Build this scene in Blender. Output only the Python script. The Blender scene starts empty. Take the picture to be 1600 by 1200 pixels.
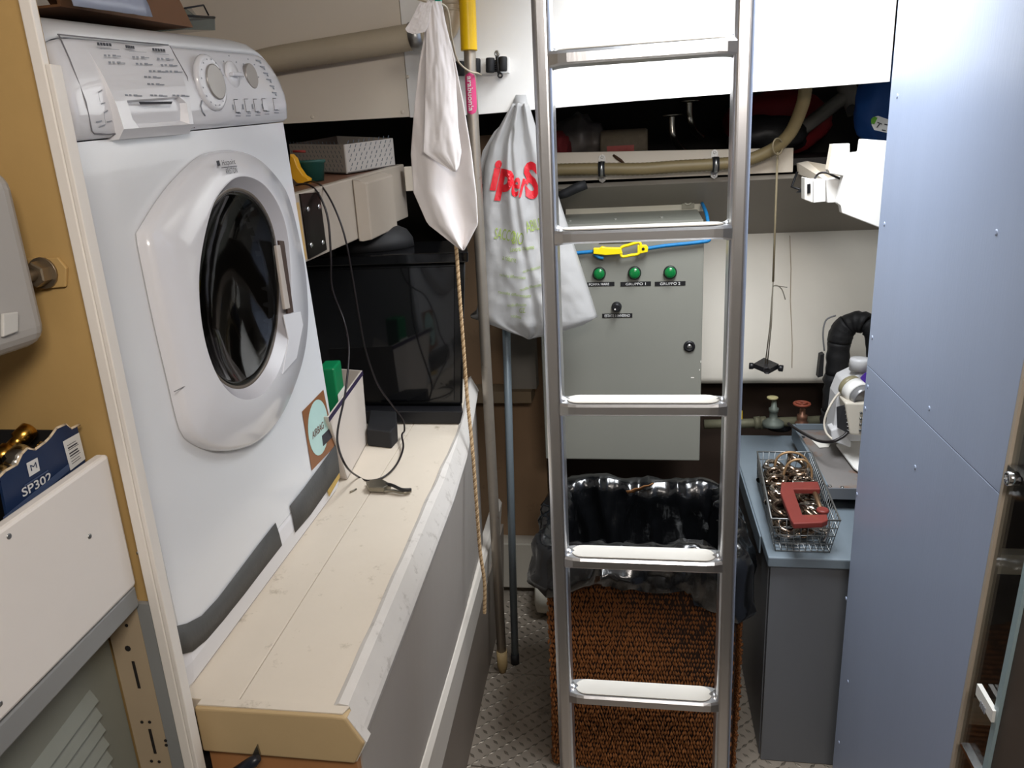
import bpy, bmesh, math, random
from mathutils import Vector as V, Matrix, noise
random.seed(11)
SC = bpy.context.scene
COL = SC.collection
PI = math.pi

# ------------------------------------------------------------------ camera, world, light, exposure
ROWS = ((0.98624, -0.00297, -0.16529), (0.15707, -0.29509, 0.94247), (-0.05157, -0.95547, -0.29056))
RC = Matrix(ROWS)                      # picture axes (right, down, ahead) -> room axes
EYE = V((0.0, 0.0, 1.55))
cam = bpy.data.cameras.new('camera')
cam.sensor_width = 36.0
cam.lens = 27.0
cam.clip_start = 0.02
camo = bpy.data.objects.new('camera', cam)
COL.objects.link(camo)
rr = RC.col[0].normalized(); dd = RC.col[1].normalized(); ff = RC.col[2].normalized()
m3 = Matrix((rr, -dd, -ff)).transposed()
camo.matrix_world = Matrix.Translation(EYE) @ m3.to_4x4()
SC.camera = camo

SC.view_settings.view_transform = 'Standard'
SC.view_settings.look = 'None'
SC.view_settings.gamma = 1.0
SC.view_settings.use_curve_mapping = False
SC.view_settings.exposure = 0.2

wd = bpy.data.worlds.new('world'); SC.world = wd
wd.use_nodes = True
wd.node_tree.nodes['Background'].inputs[0].default_value = (0.8, 0.9, 1.0, 1)
wd.node_tree.nodes['Background'].inputs[1].default_value = 0.4

def area(name, loc, target, sx, sy, power, color, spread=PI):
    l = bpy.data.lights.new(name, 'AREA'); l.shape = 'RECTANGLE'
    l.size = sx; l.size_y = sy; l.energy = power; l.color = color; l.spread = spread
    o = bpy.data.objects.new(name, l); COL.objects.link(o)
    o.location = loc
    o.rotation_euler = (V(target) - V(loc)).to_track_quat('-Z', 'Y').to_euler()
    return o
# daylight falling down the open deck hatch above the ladder
area('hatch_daylight', (0.245, 1.54, 2.13), (0.30, 2.14, 0.0), 0.42, 0.84, 16, (0.93, 0.965, 1.0), math.radians(128))
# warm cabin lamp on the ceiling behind the photographer, left
area('cabin_lamp', (0.20, -0.15, 2.02), (-0.30, 0.9, 0.9), 0.5, 0.3, 15, (1.0, 0.92, 0.85))

# ------------------------------------------------------------------ helpers
def ray(px, py):
    return RC @ V((px - 800.0, py - 600.0, 1200.0))
def AX(px, py, X):
    r = ray(px, py); return EYE + r * (X / r.x)
def AY(px, py, Y):
    r = ray(px, py); return EYE + r * (Y / r.y)
def AZ(px, py, Z):
    r = ray(px, py); return EYE + r * ((Z - EYE.z) / r.z)
def AP(px, py, p, n):
    r = ray(px, py); n = V(n); return EYE + r * (n.dot(V(p) - EYE) / n.dot(r))

def lin(c):
    return tuple(((x / 12.92) if x <= 0.04045 else ((x + 0.055) / 1.055) ** 2.4) for x in c)
def hexc(h):
    return lin(tuple(int(h[i:i + 2], 16) / 255 for i in (0, 2, 4)))

MATS = {}
def mat(name, h, rough=0.5, metal=0.0, var=0.08, scale=6.0, bump=0.0, bscale=80.0, spots=None,
        spot_scale=5.0, spot_cut=0.62, trans=0.0, ior=1.45, coat=0.0, stretch=None, alpha=1.0, sheen=0.0, spec=0.5):
    if name in MATS: return MATS[name]
    m = bpy.data.materials.new(name); m.use_nodes = True
    nt = m.node_tree; N = nt.nodes; L = nt.links
    b = N['Principled BSDF']
    c = hexc(h) if isinstance(h, str) else h
    tc = N.new('ShaderNodeTexCoord')
    src = tc.outputs['Object']
    if stretch:
        mp = N.new('ShaderNodeMapping'); mp.inputs['Scale'].default_value = stretch
        L.new(src, mp.inputs[0]); src = mp.outputs[0]
    nz = N.new('ShaderNodeTexNoise'); nz.inputs['Scale'].default_value = scale
    nz.inputs['Detail'].default_value = 5; nz.inputs['Roughness'].default_value = 0.65
    L.new(src, nz.inputs['Vector'])
    mx = N.new('ShaderNodeMix'); mx.data_type = 'RGBA'
    mx.inputs[6].default_value = tuple(max(0, x * (1 - var)) for x in c) + (1,)
    mx.inputs[7].default_value = tuple(min(1, x * (1 + var)) for x in c) + (1,)
    L.new(nz.outputs['Fac'], mx.inputs[0])
    out = mx.outputs[2]
    if spots:
        n2 = N.new('ShaderNodeTexNoise'); n2.inputs['Scale'].default_value = spot_scale
        n2.inputs['Detail'].default_value = 8; n2.inputs['Roughness'].default_value = 0.7
        L.new(src, n2.inputs['Vector'])
        rp = N.new('ShaderNodeValToRGB')
        rp.color_ramp.elements[0].position = spot_cut; rp.color_ramp.elements[1].position = min(0.99, spot_cut + 0.12)
        L.new(n2.outputs['Fac'], rp.inputs[0])
        m2 = N.new('ShaderNodeMix'); m2.data_type = 'RGBA'
        L.new(rp.outputs[0], m2.inputs[0]); L.new(out, m2.inputs[6])
        m2.inputs[7].default_value = hexc(spots) + (1,)
        out = m2.outputs[2]
    L.new(out, b.inputs['Base Color'])
    b.inputs['Roughness'].default_value = rough
    b.inputs['Metallic'].default_value = metal
    b.inputs['Transmission Weight'].default_value = trans
    b.inputs['IOR'].default_value = ior
    b.inputs['Coat Weight'].default_value = coat
    b.inputs['Specular IOR Level'].default_value = spec
    if sheen: b.inputs['Sheen Weight'].default_value = sheen
    if bump:
        n3 = N.new('ShaderNodeTexNoise'); n3.inputs['Scale'].default_value = bscale; n3.inputs['Detail'].default_value = 4
        L.new(src, n3.inputs['Vector'])
        bp = N.new('ShaderNodeBump'); bp.inputs['Strength'].default_value = bump; bp.inputs['Distance'].default_value = 0.004
        L.new(n3.outputs['Fac'], bp.inputs['Height']); L.new(bp.outputs[0], b.inputs['Normal'])
    MATS[name] = m
    return m

def clear(name, h, fac=0.10, rough=0.04):
    m = bpy.data.materials.new(name); m.use_nodes = True
    nt = m.node_tree; N = nt.nodes; L = nt.links
    N.remove(N['Principled BSDF'])
    t = N.new('ShaderNodeBsdfTransparent'); t.inputs[0].default_value = hexc(h) + (1,)
    g = N.new('ShaderNodeBsdfGlossy'); g.inputs['Roughness'].default_value = rough
    lw = N.new('ShaderNodeLayerWeight'); pw = N.new('ShaderNodeMath'); pw.operation = 'POWER'; pw.inputs[1].default_value = 4.0
    L.new(lw.outputs['Facing'], pw.inputs[0])
    mm = N.new('ShaderNodeMath'); mm.operation = 'ADD'; mm.inputs[1].default_value = fac; mm.use_clamp = True
    s = N.new('ShaderNodeMixShader')
    L.new(pw.outputs[0], mm.inputs[0]); L.new(mm.outputs[0], s.inputs[0]); L.new(t.outputs[0], s.inputs[1]); L.new(g.outputs[0], s.inputs[2])
    L.new(s.outputs[0], N['Material Output'].inputs[0])
    MATS[name] = m
    return m

class MB:
    def __init__(s): s.v = []; s.f = []; s.sm = []
    def add(s, vs, fs, smooth=False):
        k = len(s.v)
        s.v += [V(p) for p in vs]
        for f in fs: s.f.append(tuple(i + k for i in f)); s.sm.append(smooth)
        return s
    def obox(s, o, a, b, c):
        o = V(o); a = V(a); b = V(b); c = V(c)
        vs = [o, o + a, o + a + b, o + b, o + c, o + a + c, o + a + b + c, o + b + c]
        if a.cross(b).dot(c) < 0:
            fs = [(0, 1, 2, 3), (4, 7, 6, 5), (0, 4, 5, 1), (1, 5, 6, 2), (2, 6, 7, 3), (3, 7, 4, 0)]
        else:
            fs = [(3, 2, 1, 0), (5, 6, 7, 4), (1, 5, 4, 0), (2, 6, 5, 1), (3, 7, 6, 2), (0, 4, 7, 3)]
        return s.add(vs, fs)
    def box(s, x0, x1, y0, y1, z0, z1):
        return s.obox((x0, y0, z0), (x1 - x0, 0, 0), (0, y1 - y0, 0), (0, 0, z1 - z0))
    def prism(s, pts, ext, smooth=False):
        pts = [V(p) for p in pts]; e = V(ext); n = len(pts)
        nn = V((0, 0, 0))
        for i in range(n): nn += pts[i].cross(pts[(i + 1) % n])
        if nn.dot(e) > 0: pts = pts[::-1]
        k = len(s.v)
        s.add(pts + [p + e for p in pts], [tuple(range(n)), tuple(range(2 * n - 1, n - 1, -1))])
        for i in range(n):
            j = (i + 1) % n
            s.f.append((k + j, k + i, k + n + i, k + n + j)); s.sm.append(smooth)
        return s
    def loft(s, rings, closed=True, caps=True, smooth=True, loop=False):
        n = len(rings[0]); k = len(s.v)
        for r in rings: s.v += [V(p) for p in r]
        R = len(rings); m = n if closed else n - 1
        for a in range(R if loop else R - 1):
            b = (a + 1) % R
            for i in range(m):
                j = (i + 1) % n
                s.f.append((k + a * n + i, k + a * n + j, k + b * n + j, k + b * n + i)); s.sm.append(smooth)
        if caps and closed and not loop:
            s.f.append(tuple(k + i for i in reversed(range(n)))); s.sm.append(False)
            s.f.append(tuple(k + (R - 1) * n + i for i in range(n))); s.sm.append(False)
        return s
    def tube(s, path, r, n=10, loop=False, caps=True, flat=1.0):
        P = [V(p) for p in path]; rings = []; K = len(P)
        prev = None
        for i, p in enumerate(P):
            if loop: t = P[(i + 1) % K] - P[i - 1]
            else: t = P[min(i + 1, K - 1)] - P[max(i - 1, 0)]
            t.normalize()
            if prev is None:
                a = V((0, 0, 1)) if abs(t.z) < 0.9 else V((1, 0, 0))
                u = (a - t * a.dot(t)).normalized()
            else:
                u = (prev - t * prev.dot(t)).normalized()
            prev = u; w = t.cross(u)
            q = r[i] if isinstance(r, (list, tuple)) else r
            rings.append([p + (u * math.cos(x) + w * math.sin(x) * flat) * q for x in [2 * PI * j / n for j in range(n)]])
        return s.loft(rings, caps=caps, loop=loop)
    def lathe(s, o, ax, prof, n=24, caps=True, smooth=True):
        o = V(o); ax = V(ax).normalized()
        a = V((0, 0, 1)) if abs(ax.z) < 0.9 else V((1, 0, 0))
        u = (a - ax * a.dot(ax)).normalized(); w = ax.cross(u)
        rings = [[o + ax * h + (u * math.cos(x) + w * math.sin(x)) * r for x in [2 * PI * j / n for j in range(n)]] for r, h in prof]
        return s.loft(rings, caps=caps, smooth=smooth)
    def cyl(s, a, b, r, n=16):
        a = V(a); b = V(b); return s.lathe(a, b - a, [(r, 0), (r, (b - a).length)], n)
    def sheet(s, G, smooth=True, thick=None):
        R = len(G); n = len(G[0]); k = len(s.v)
        for r in G: s.v += [V(p) for p in r]
        for a in range(R - 1):
            for i in range(n - 1):
                s.f.append((k + a * n + i, k + a * n + i + 1, k + (a + 1) * n + i + 1, k + (a + 1) * n + i)); s.sm.append(smooth)
        return s

ORG = {}
def prop(o, label=None, cat=None, group=None, kind=None):
    if label: o['label'] = label
    if cat: o['category'] = cat
    if group: o['group'] = group
    if kind: o['kind'] = kind
    return o
def thing(name, loc, label, cat, group=None):
    o = bpy.data.objects.new(name, None); COL.objects.link(o)
    o.empty_display_size = 0.02
    o.location = V(loc); ORG[o.name] = V(loc)
    return prop(o, label, cat, group)
def obj(name, mb, m, parent=None, label=None, bevel=0.0, seg=2, solid=0.0, sub=0, kind=None, smooth_angle=None, cat=None, group=None):
    if parent is not None: org = ORG[parent.name]
    else:
        xs = [p.x for p in mb.v]; ys = [p.y for p in mb.v]; zs = [p.z for p in mb.v]
        org = V(((min(xs) + max(xs)) / 2, (min(ys) + max(ys)) / 2, min(zs)))
    me = bpy.data.meshes.new(name)
    me.from_pydata([tuple(p - org) for p in mb.v], [], mb.f)
    me.polygons.foreach_set('use_smooth', mb.sm)
    me.materials.append(m)
    me.update()
    o = bpy.data.objects.new(name, me); COL.objects.link(o)
    if parent is not None: o.parent = parent
    else: o.location = org
    ORG[o.name] = org
    if solid:
        d = o.modifiers.new('solid', 'SOLIDIFY'); d.thickness = solid; d.offset = 0
    if bevel:
        d = o.modifiers.new('bevel', 'BEVEL'); d.width = bevel; d.segments = seg; d.limit_method = 'ANGLE'; d.angle_limit = math.radians(35)
        d.harden_normals = False
    if sub:
        d = o.modifiers.new('sub', 'SUBSURF'); d.levels = sub; d.render_levels = sub
    return prop(o, label, cat, group, kind)
def bev_smooth(o):
    for p in o.data.polygons: p.use_smooth = False
def spline(pts, n=8, loop=False):
    P = [V(p) for p in pts]; out = []; K = len(P)
    segs = K if loop else K - 1
    for i in range(segs):
        if loop: a, b, c, d = P[i - 1], P[i], P[(i + 1) % K], P[(i + 2) % K]
        else: a, b, c, d = P[max(i - 1, 0)], P[i], P[i + 1], P[min(i + 2, K - 1)]
        for j in range(n):
            t = j / n
            out.append(0.5 * ((2 * b) + (c - a) * t + (2 * a - 5 * b + 4 * c - d) * t * t + (3 * b - a - 3 * c + d) * t ** 3))
    if not loop: out.append(P[-1].copy())
    return out
TXT = []
def text_mb(body, fn, width=None, height=None, depth=0.0, shear=0.0, bold=0.0, aspect=1.0, dense=0):
    """lettering as mesh; fn(u, v, d) maps centred letter coordinates (metres) to the room"""
    cu = bpy.data.curves.new('lettering', 'FONT'); cu.body = body; cu.size = 1.0
    cu.align_x = 'CENTER'; cu.align_y = 'CENTER'; cu.resolution_u = 3; cu.shear = shear; cu.offset = bold
    o = bpy.data.objects.new('lettering', cu); COL.objects.link(o)
    dg = bpy.context.evaluated_depsgraph_get()
    me = bpy.data.meshes.new_from_object(o.evaluated_get(dg))
    bpy.data.objects.remove(o); bpy.data.curves.remove(cu)
    if dense:      # finer mesh so that the print can follow a curved skin
        bm = bmesh.new(); bm.from_mesh(me)
        bmesh.ops.triangulate(bm, faces=bm.faces[:])
        for _ in range(dense):
            bmesh.ops.subdivide_edges(bm, edges=[e for e in bm.edges if e.calc_length() > .10], cuts=1)
            bmesh.ops.triangulate(bm, faces=bm.faces[:])
        bm.to_mesh(me); bm.free()
    xs = [v.co.x for v in me.vertices]; ys = [v.co.y for v in me.vertices]
    w = max(xs) - min(xs); h = max(ys) - min(ys); cx = (max(xs) + min(xs)) / 2; cy = (max(ys) + min(ys)) / 2
    sx = width / w if width else height / h * aspect
    sy = height / h if height else sx
    mb = MB()
    mb.add([fn((v.co.x - cx) * sx, (v.co.y - cy) * sy) for v in me.vertices], [tuple(p.vertices) for p in me.polygons])
    bpy.data.meshes.remove(me)
    return mb
def plane_fn(o, x, y):
    o = V(o); x = V(x).normalized(); y = V(y).normalized()
    return lambda u, v: o + x * u + y * v
def nz(p, s=1.0):
    return noise.noise(V(p) * s)
# ------------------------------------------------------------------ materials
white_paint = mat('white_paint', 'E6E2DA', 0.45, var=0.05, bump=0.05, bscale=40)
white_gloss = mat('white_gloss_panel', 'F4F2EE', 0.4, var=0.04)
cream_panel = mat('cream_panel', 'E0D5C4', 0.5, var=0.05, scale=3)
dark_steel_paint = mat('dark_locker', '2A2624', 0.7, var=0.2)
ochre = mat('ochre_paint', 'B4945E', 0.55, var=0.12, scale=7, bump=0.15, bscale=30, spots='8A6430', spot_scale=9, spot_cut=0.68)
slate = mat('slate_paint', '9AA6BE', 0.36, var=0.05, scale=14, bump=0.06, bscale=220, stretch=(1, 1, 0.15))
slate_top = mat('slate_top', '6E7982', 0.42, var=0.10, scale=9, spots='66605A', spot_scale=14, spot_cut=0.7)
slate_dark = mat('slate_front', '64676C', 0.45, var=0.06, scale=5)
chrome = mat('polished_steel', 'C9CACC', 0.16, 1.0, var=0.04)
screw_m = mat('screw_steel', 'A8A8A6', 0.35, 1.0, var=0.1)
black_pl = mat('black_plastic', '17171A', 0.4, var=0.2)
black_rub = mat('black_rubber', '1C1C1E', 0.65, var=0.2)
black_gloss = mat('black_gloss', '0B0C0E', 0.12, var=0.1)
wash_white = mat('washer_enamel', 'DFE1E4', 0.22, var=0.015, scale=3, coat=0.3)
wash_plast = mat('washer_plastic', 'DCDCE0', 0.2, var=0.015, coat=0.4)
grey_print = mat('grey_print', '8C9098', 0.6)
dark_print = mat('dark_print', '33343C', 0.6)
bench_top_m = mat('bench_top', 'D3C8B8', 0.5, var=0.07, scale=5, spots='A0937F', spot_scale=18, spot_cut=0.60, bump=0.1, bscale=50)
bench_trim_m = mat('bench_trim', 'CFCAC4', 0.5, var=0.08, scale=16, spots='B0AAA3', spot_scale=34, spot_cut=0.56, bump=0.2, bscale=40)
bench_side_m = mat('bench_side', 'AAA39C', 0.5, var=0.06, scale=4, spots='7E7B78', spot_scale=8, spot_cut=0.66, stretch=(1, 1, 0.3))
wood_m = mat('bare_wood', 'A8764A', 0.6, var=0.2, scale=8, stretch=(1, 1, 0.1))
tread_m = mat('tread_plate', '9A8F82', 0.5, 0.4, var=0.22, scale=9, spots='6A6258', spot_scale=7, spot_cut=0.6)
wall_dirty = mat('aged_white_paint', 'ECE6DA', 0.55, var=0.07, scale=3, spots='9C8468', spot_scale=22, spot_cut=0.73, bump=0.15, bscale=25)

def struct(name, mb, m, parent=None, **k):
    return obj(name, mb, m, parent, kind=None if parent else 'structure', **k)

# ------------------------------------------------------------------ shell
fl = struct('floor', MB().box(-1.45, 1.1, -1.2, 3.0, -0.06, -0.004), mat('floor_base', '4B4742', 0.6))
for (y0, y1) in ((0.4, 1.598), (1.602, 1.978), (1.982, 2.9)):
    obj('floor_plate', MB().box(-0.52, 0.95, y0, y1, -0.004, 0.0), tread_m, fl)
tb = MB(); k = 0
for i in range(-26, 30):
    for j in range(0, 74):
        x = i * 0.018; y = 1.15 + j * 0.018
        if (i + j) % 2 or x > 0.52: continue
        a = PI / 4 if ((i - j) // 2) % 2 else -PI / 4
        c, s = math.cos(a), math.sin(a)
        L, W, Hh = 0.0125, 0.0046, 0.0016
        P = [(x + c * L, y + s * L, 0), (x - s * W, y + c * W, 0), (x - c * L, y - s * L, 0), (x + s * W, y - c * W, 0),
             (x + c * L * .5, y + s * L * .5, Hh), (x - c * L * .5, y - s * L * .5, Hh)]
        tb.add(P, [(0, 1, 4), (1, 5, 4), (1, 2, 5), (2, 3, 5), (3, 4, 5), (3, 0, 4)])
obj('tread_pattern', tb, mat('tread_ridge', '7A7266', .4, .6, var=.25, scale=9), fl, kind='stuff')

struct('wall_left', MB().box(-1.45, -1.38, -1.2, 3.0, 0, 2.75), cream_panel)
struct('wall_behind', MB().box(-1.45, 1.1, -1.2, -1.13, 0, 2.75), white_paint)
struct('wall_side_right', MB().box(1.04, 1.1, -1.2, 3.0, 0, 2.75), white_paint)
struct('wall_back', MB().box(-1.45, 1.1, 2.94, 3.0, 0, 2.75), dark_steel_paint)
# ceiling around the deck hatch
HX0, HX1, HY0, HY1 = -0.19, 0.47, 1.06, 2.04
cl = struct('ceiling', MB().box(-1.4, HX0, -1.14, 2.95, 2.08, 2.12).box(HX1, 1.05, -1.14, 2.95, 2.08, 2.12)
            .box(HX0, HX1, -1.14, HY0, 2.08, 2.12).box(HX0, HX1, HY1, 2.95, 2.08, 2.12), white_paint)
obj('hatch_coaming', MB().box(HX0 - .02, HX0, HY0 - .02, HY1 + .02, 2.06, 2.75).box(HX1, HX1 + .02, HY0 - .02, HY1 + .02, 2.06, 2.75)
    .box(HX0, HX1, HY0 - .02, HY0, 2.06, 2.75).box(HX0, HX1, HY1, HY1 + .02, 2.06, 2.75), white_paint, cl)

# overhead panel across the far end of the cabin, two boards with a seam and screws
pz = lambda px, py: AY(px, py, 2.05)
ov = prop(thing('wall_upper', (0, 2.05, 1.65), None, None), kind='structure')
a = AY(445, 190, 2.05); b = AY(640, 181, 2.05); c = AY(745, 180, 2.05); d = AY(1390, 128, 2.05)
obj('panel', MB().prism([(-1.37, 2.05, 1.652), (b.x - .001, 2.05, 1.648), (b.x - .003, 2.05, 2.08), (-1.37, 2.05, 2.08)], (0, 0.02, 0)), cream_panel, ov, label='cream board left of the seam')
obj('panel', MB().prism([(b.x + .001, 2.05, 1.646), (c.x, 2.05, 1.643), (0.0, 2.05, 1.652), (d.x, 2.05, 1.659), (d.x, 2.05, 2.08), (b.x - .001, 2.05, 2.08)], (0, 0.02, 0)), white_gloss, ov, label='white board right of the seam')
for px, py in ((488, 183), (629, 175), (637, 120)):
    p = AY(px, py, 2.05); obj('screw', MB().lathe(p + V((0, 0.001, 0)), (0, -1, 0), [(0.0045, 0), (0.0045, .002), (0.003, .0028)], 10), cream_panel, ov)
# roof over the dark stowage behind the overhead panel
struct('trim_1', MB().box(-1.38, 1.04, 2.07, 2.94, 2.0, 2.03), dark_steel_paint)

# right hand slate wall: two panels, seam at z ~ 1.09, countersunk screws
WX = 0.46
wr = prop(thing('wall_right', (WX, 1.3, 0), None, None), kind='structure')
ye = lambda z: .988 + (1.276 - z) * .0655
obj('panel', MB().prism([(WX, ye(0), 0), (WX, 1.618, 0), (WX, 1.618, 1.0895), (WX, ye(1.0895), 1.0895)], (.004, 0, 0)), slate, wr, label='lower slate blue board', bevel=.0008)
obj('panel', MB().prism([(WX, ye(1.0905), 1.0905), (WX, 1.618, 1.0905), (WX, 1.618, 2.08), (WX, ye(2.08), 2.08)], (.004, 0, 0)), slate, wr, label='upper slate blue board', bevel=.0008)
obj('seam_filler', MB().box(WX + .0006, WX + .0042, 1.01, 1.617, 1.0894, 1.0906), mat('seam_dark', '3E4550', .7), wr)
hole = mat('screw_hole', '3A414C', 0.7)
for px, py in ((1557, 363), (1352, 638), (1452, 638), (1339, 772), (1322, 935), (1363, 527), (1356, 604), (1382, 350), (1325, 1065), (1311, 1160), (1430, 730), (1402, 150)):
    p = AX(px, py, WX)
    q = MB(); q.lathe(p + V((0.001, 0, 0)), (-1, 0, 0), [(0.0042, 0), (0.0042, .0016), (0.0026, .0022)], 10)
    obj('screw', q, slate, wr)
# glazed cupboard near the camera, right of the slate wall
cb = thing('glazed_cupboard', (WX + .1, 0.8, 0), 'dark cupboard with a clear acrylic front at the near end of the slate blue wall', 'cupboard')
acr = clear('clear_acrylic', 'F0F2F2', .02)
dkbrown = mat('cupboard_inside', '4A4340', 0.6, var=0.12)
obj('end_panel', MB().box(WX + .006, 0.92, 1.09, 1.11, 0, 2.0), dkbrown, cb)
obj('back_panel', MB().box(0.92, 0.94, 0.3, 1.11, 0, 2.0), dkbrown, cb)
stp = lambda a, b, x0, t: MB().prism([(x0, ye(0) - a, 0), (x0, ye(0) - b, 0), (x0, ye(2.0) - b, 2.0), (x0, ye(2.0) - a, 2.0)], (t, 0, 0))
obj('frame_strip', stp(.0075, .0006, WX, .012), mat('beige_edge', 'A89C8C', 0.5), cb)
bt = mat('cream_batten', 'E0D8C4', 0.5)
for z0, z1 in ((1.189, 1.208), (0.932, 0.963), (0.670, 0.704)):
    obj('batten', MB().box(WX + .006, 0.9, 1.07, 1.0895, z0, z1), bt, cb)
obj('acrylic_sheet', stp(.0905, .008, WX + .004, .004), acr, cb)
obj('acrylic_edge', stp(.1025, .091, WX - .002, .016), mat('acrylic_edge', '8FA3A8', 0.3), cb)
obj('door', MB().prism([(WX + .002, .45, 0), (WX + .002, ye(0) - .103, 0), (WX + .002, ye(2.) - .103, 2.), (WX + .002, .45, 2.)], (.018, 0, 0)), mat('brown_door', '4A4038', 0.5), cb, label='brown door')
lk = obj('lock_plate', MB().obox(AX(1574, 733, WX - .001), (0, -0.05, -.0), (0.012, 0, 0), (0, 0, 0.006)), chrome, cb)
obj('lock_barrel', MB().lathe(AX(1590, 748, WX - .002), (-1, 0, 0), [(.009, 0), (.009, .012), (.006, .013), (.004, .010)], 16), chrome, cb)
p = AX(1530, 1070, WX - .003); q = AX(1553, 1125, WX - .003)
pl = obj('label_plate', MB().obox((WX - .006, p.y, p.z - .016), (0, q.y - p.y, q.z - p.z + .016 - .004), (.006, 0, 0), (0, 0, .018)), mat('white_label', 'D8D8D4', 0.4), cb, label='white label plate')
for k in range(4):
    yy = p.y - .017 - k * .0045
    obj('print', MB().box(WX - .0068, WX - .006, yy - .0022, yy, p.z - .0215, p.z - .012), grey_print, pl)
obj('bracket', MB().obox(AX(1500, 1165, WX - .002), (0, -.06, 0), (.014, 0, 0), (0, 0, .006)), chrome, cb)

# ------------------------------------------------------------------ bulkhead, trough and metal locker at far left
bh = prop(thing('wall_partition', (-0.9, 0.75, 1.0), None, None), kind='structure')
obj('ochre_board', MB().box(-1.38, -0.597, 0.7425, 0.765, 0.3, 2.08), ochre, bh)
strip_a = MB().prism([(-0.598, 0.73, 0.75), (-0.585, 0.73, 0.75), (-0.572, .73, 1.72), (-0.572, .73, 2.08), (-0.600, .73, 2.08), (-0.6, .73, 1.72)], (0, .03, 0))
obj('trim_strip', MB().box(-0.592, -0.579, 0.733, 0.742, 0.3, 2.08), mat('strip_paint', 'E2DDD6', .45, var=.05, bump=.15, bscale=40), bh, bevel=.0012)
obj('trim_strip', MB().box(-0.5785, -0.5725, 0.734, 0.750, 0.3, 1.655), MATS['strip_paint'], bh, bevel=.001)
# bolt plate on the ochre board
p = AY(83, 425, 0.742)
bp = obj('bolt_plate', MB().prism([p + V((-.026, 0, .016)), p + V((.012, 0, .016)), p + V((.020, 0, .004)), p + V((.014, 0, -.016)), p + V((-.020, 0, -.018))], (0, -.004, 0)), ochre, bh, bevel=.001)
st_old = mat('old_steel', '9C8F7C', 0.4, 0.9, var=0.2, scale=60)
nut = MB()
nut.lathe(p + V((-.008, -.004, 0)), (0, -1, 0), [(.017, 0), (.017, .003)], 18)
nut.lathe(p + V((-.008, -.007, 0)), (0, -1, 0), [(.0135, 0), (.0135, .012), (.0115, .013)], 6, smooth=False)
obj('nut', nut, st_old, bp)
obj('stud', MB().lathe(p + V((-.008, -.018, 0)), (0, -1, 0), [(.0062, 0), (.0062, .018), (.0045, .021)], 14), st_old, bp)
# open trough (white front board) with its base
tr = thing('wall_trough', (-0.8, 0.45, 1.06), 'white open-topped wall trough holding a blue carton, bottom left', 'trough')
obj('front_board', MB().prism([(-.6, .02, 1.243 - .075 * .711 - .172), (-.6, .731, 1.243 - .170), (-.6, .731, 1.243), (-.6, .02, 1.243 - .075 * .711)], (-.016, 0, 0)), mat('trough_paint', 'E2DDD8', 0.42, var=0.05, spots='A8A098', spot_scale=11, spot_cut=0.72), tr, bevel=.004)
obj('base_board', MB().box(-0.95, -0.617, 0.02, 0.731, 1.055, 1.07), white_paint, tr)
for px, py in ((216, 863), (14, 838), (140, 838), (0, 1100)):
    p = AX(px, py, -0.6); obj('screw', MB().lathe(p - V((.0005, 0, 0)), (1, 0, 0), [(.003, 0), (.003, .001), (.002, .0015)], 10), screw_m, tr)
# grey metal locker below with louvred door
lm = mat('locker_grey', '8E9090', 0.45, 0.2, var=0.05)
lk = thing('metal_locker', (-0.8, 0.45, 0.3), 'grey steel locker with a louvred back panel under the white trough', 'locker')
obj('top_rail', MB().prism([(-.603, .02, 1.072 - .064), (-.603, .02, 1.042 - .068), (-.603, .731, 1.044), (-.603, .731, 1.071)], (-.03, 0, 0)), lm, lk, bevel=.002)
obj('corner_post', MB().box(-0.6105, -0.593, 0.7345, 0.742, 0.3, 1.043), lm, lk)
sp = obj('slotted_upright', MB().box(-0.657, -0.611, 0.7345, 0.742, 0.3, 1.045), mat('beige_steel', 'B09E84', 0.5, 0.1, var=0.08), lk)
slot = mat('slot_dark', '1A1614', 0.8)
for (x0, y0), (x1, y1) in (((208, 1033), (218, 1075)), ((234, 1139), (243, 1177))):
    p = AY(x0, y0, .7342); q = AY(x1, y1, .7342)
    obj('slot', MB().prism([p + V((-.0018, 0, 0)), p + V((.0018, 0, 0)), q + V((.0018, 0, 0)), q + V((-.0018, 0, 0))], (0, -.0008, 0)), slot, sp)
for px, py in ((200, 1013), (198, 977), (222, 1128), (234, 1128), (259, 1157), (260, 1164), (237, 1189), (249, 1190)):
    p = AY(px, py, .7342); obj('hole', MB().lathe(p, (0, -1, 0), [(.0022 if py != 1013 else .004, 0), (.0022 if py != 1013 else .004, .0008)], 8), slot, sp)
dr = obj('door', MB().box(-0.68, -0.66, 0.02, 0.734, 0.3, 1.005), mat('louvre_grey', '85887F', 0.5, 0.2, var=0.06), lk)
for k in range(12):
    z = 0.952 - k * .0215
    y1 = 0.688
    obj('louvre', MB().prism([(-0.66, 0.25, z - .2 * (y1 - .25)), (-0.66, 0.25, z - .2 * (y1 - .25) - .018), (-0.6515, 0.25, z - .2 * (y1 - .25) - .016)], (0, y1 - 0.25, .2 * (y1 - .25))), MATS['louvre_grey'], dr)
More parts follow.
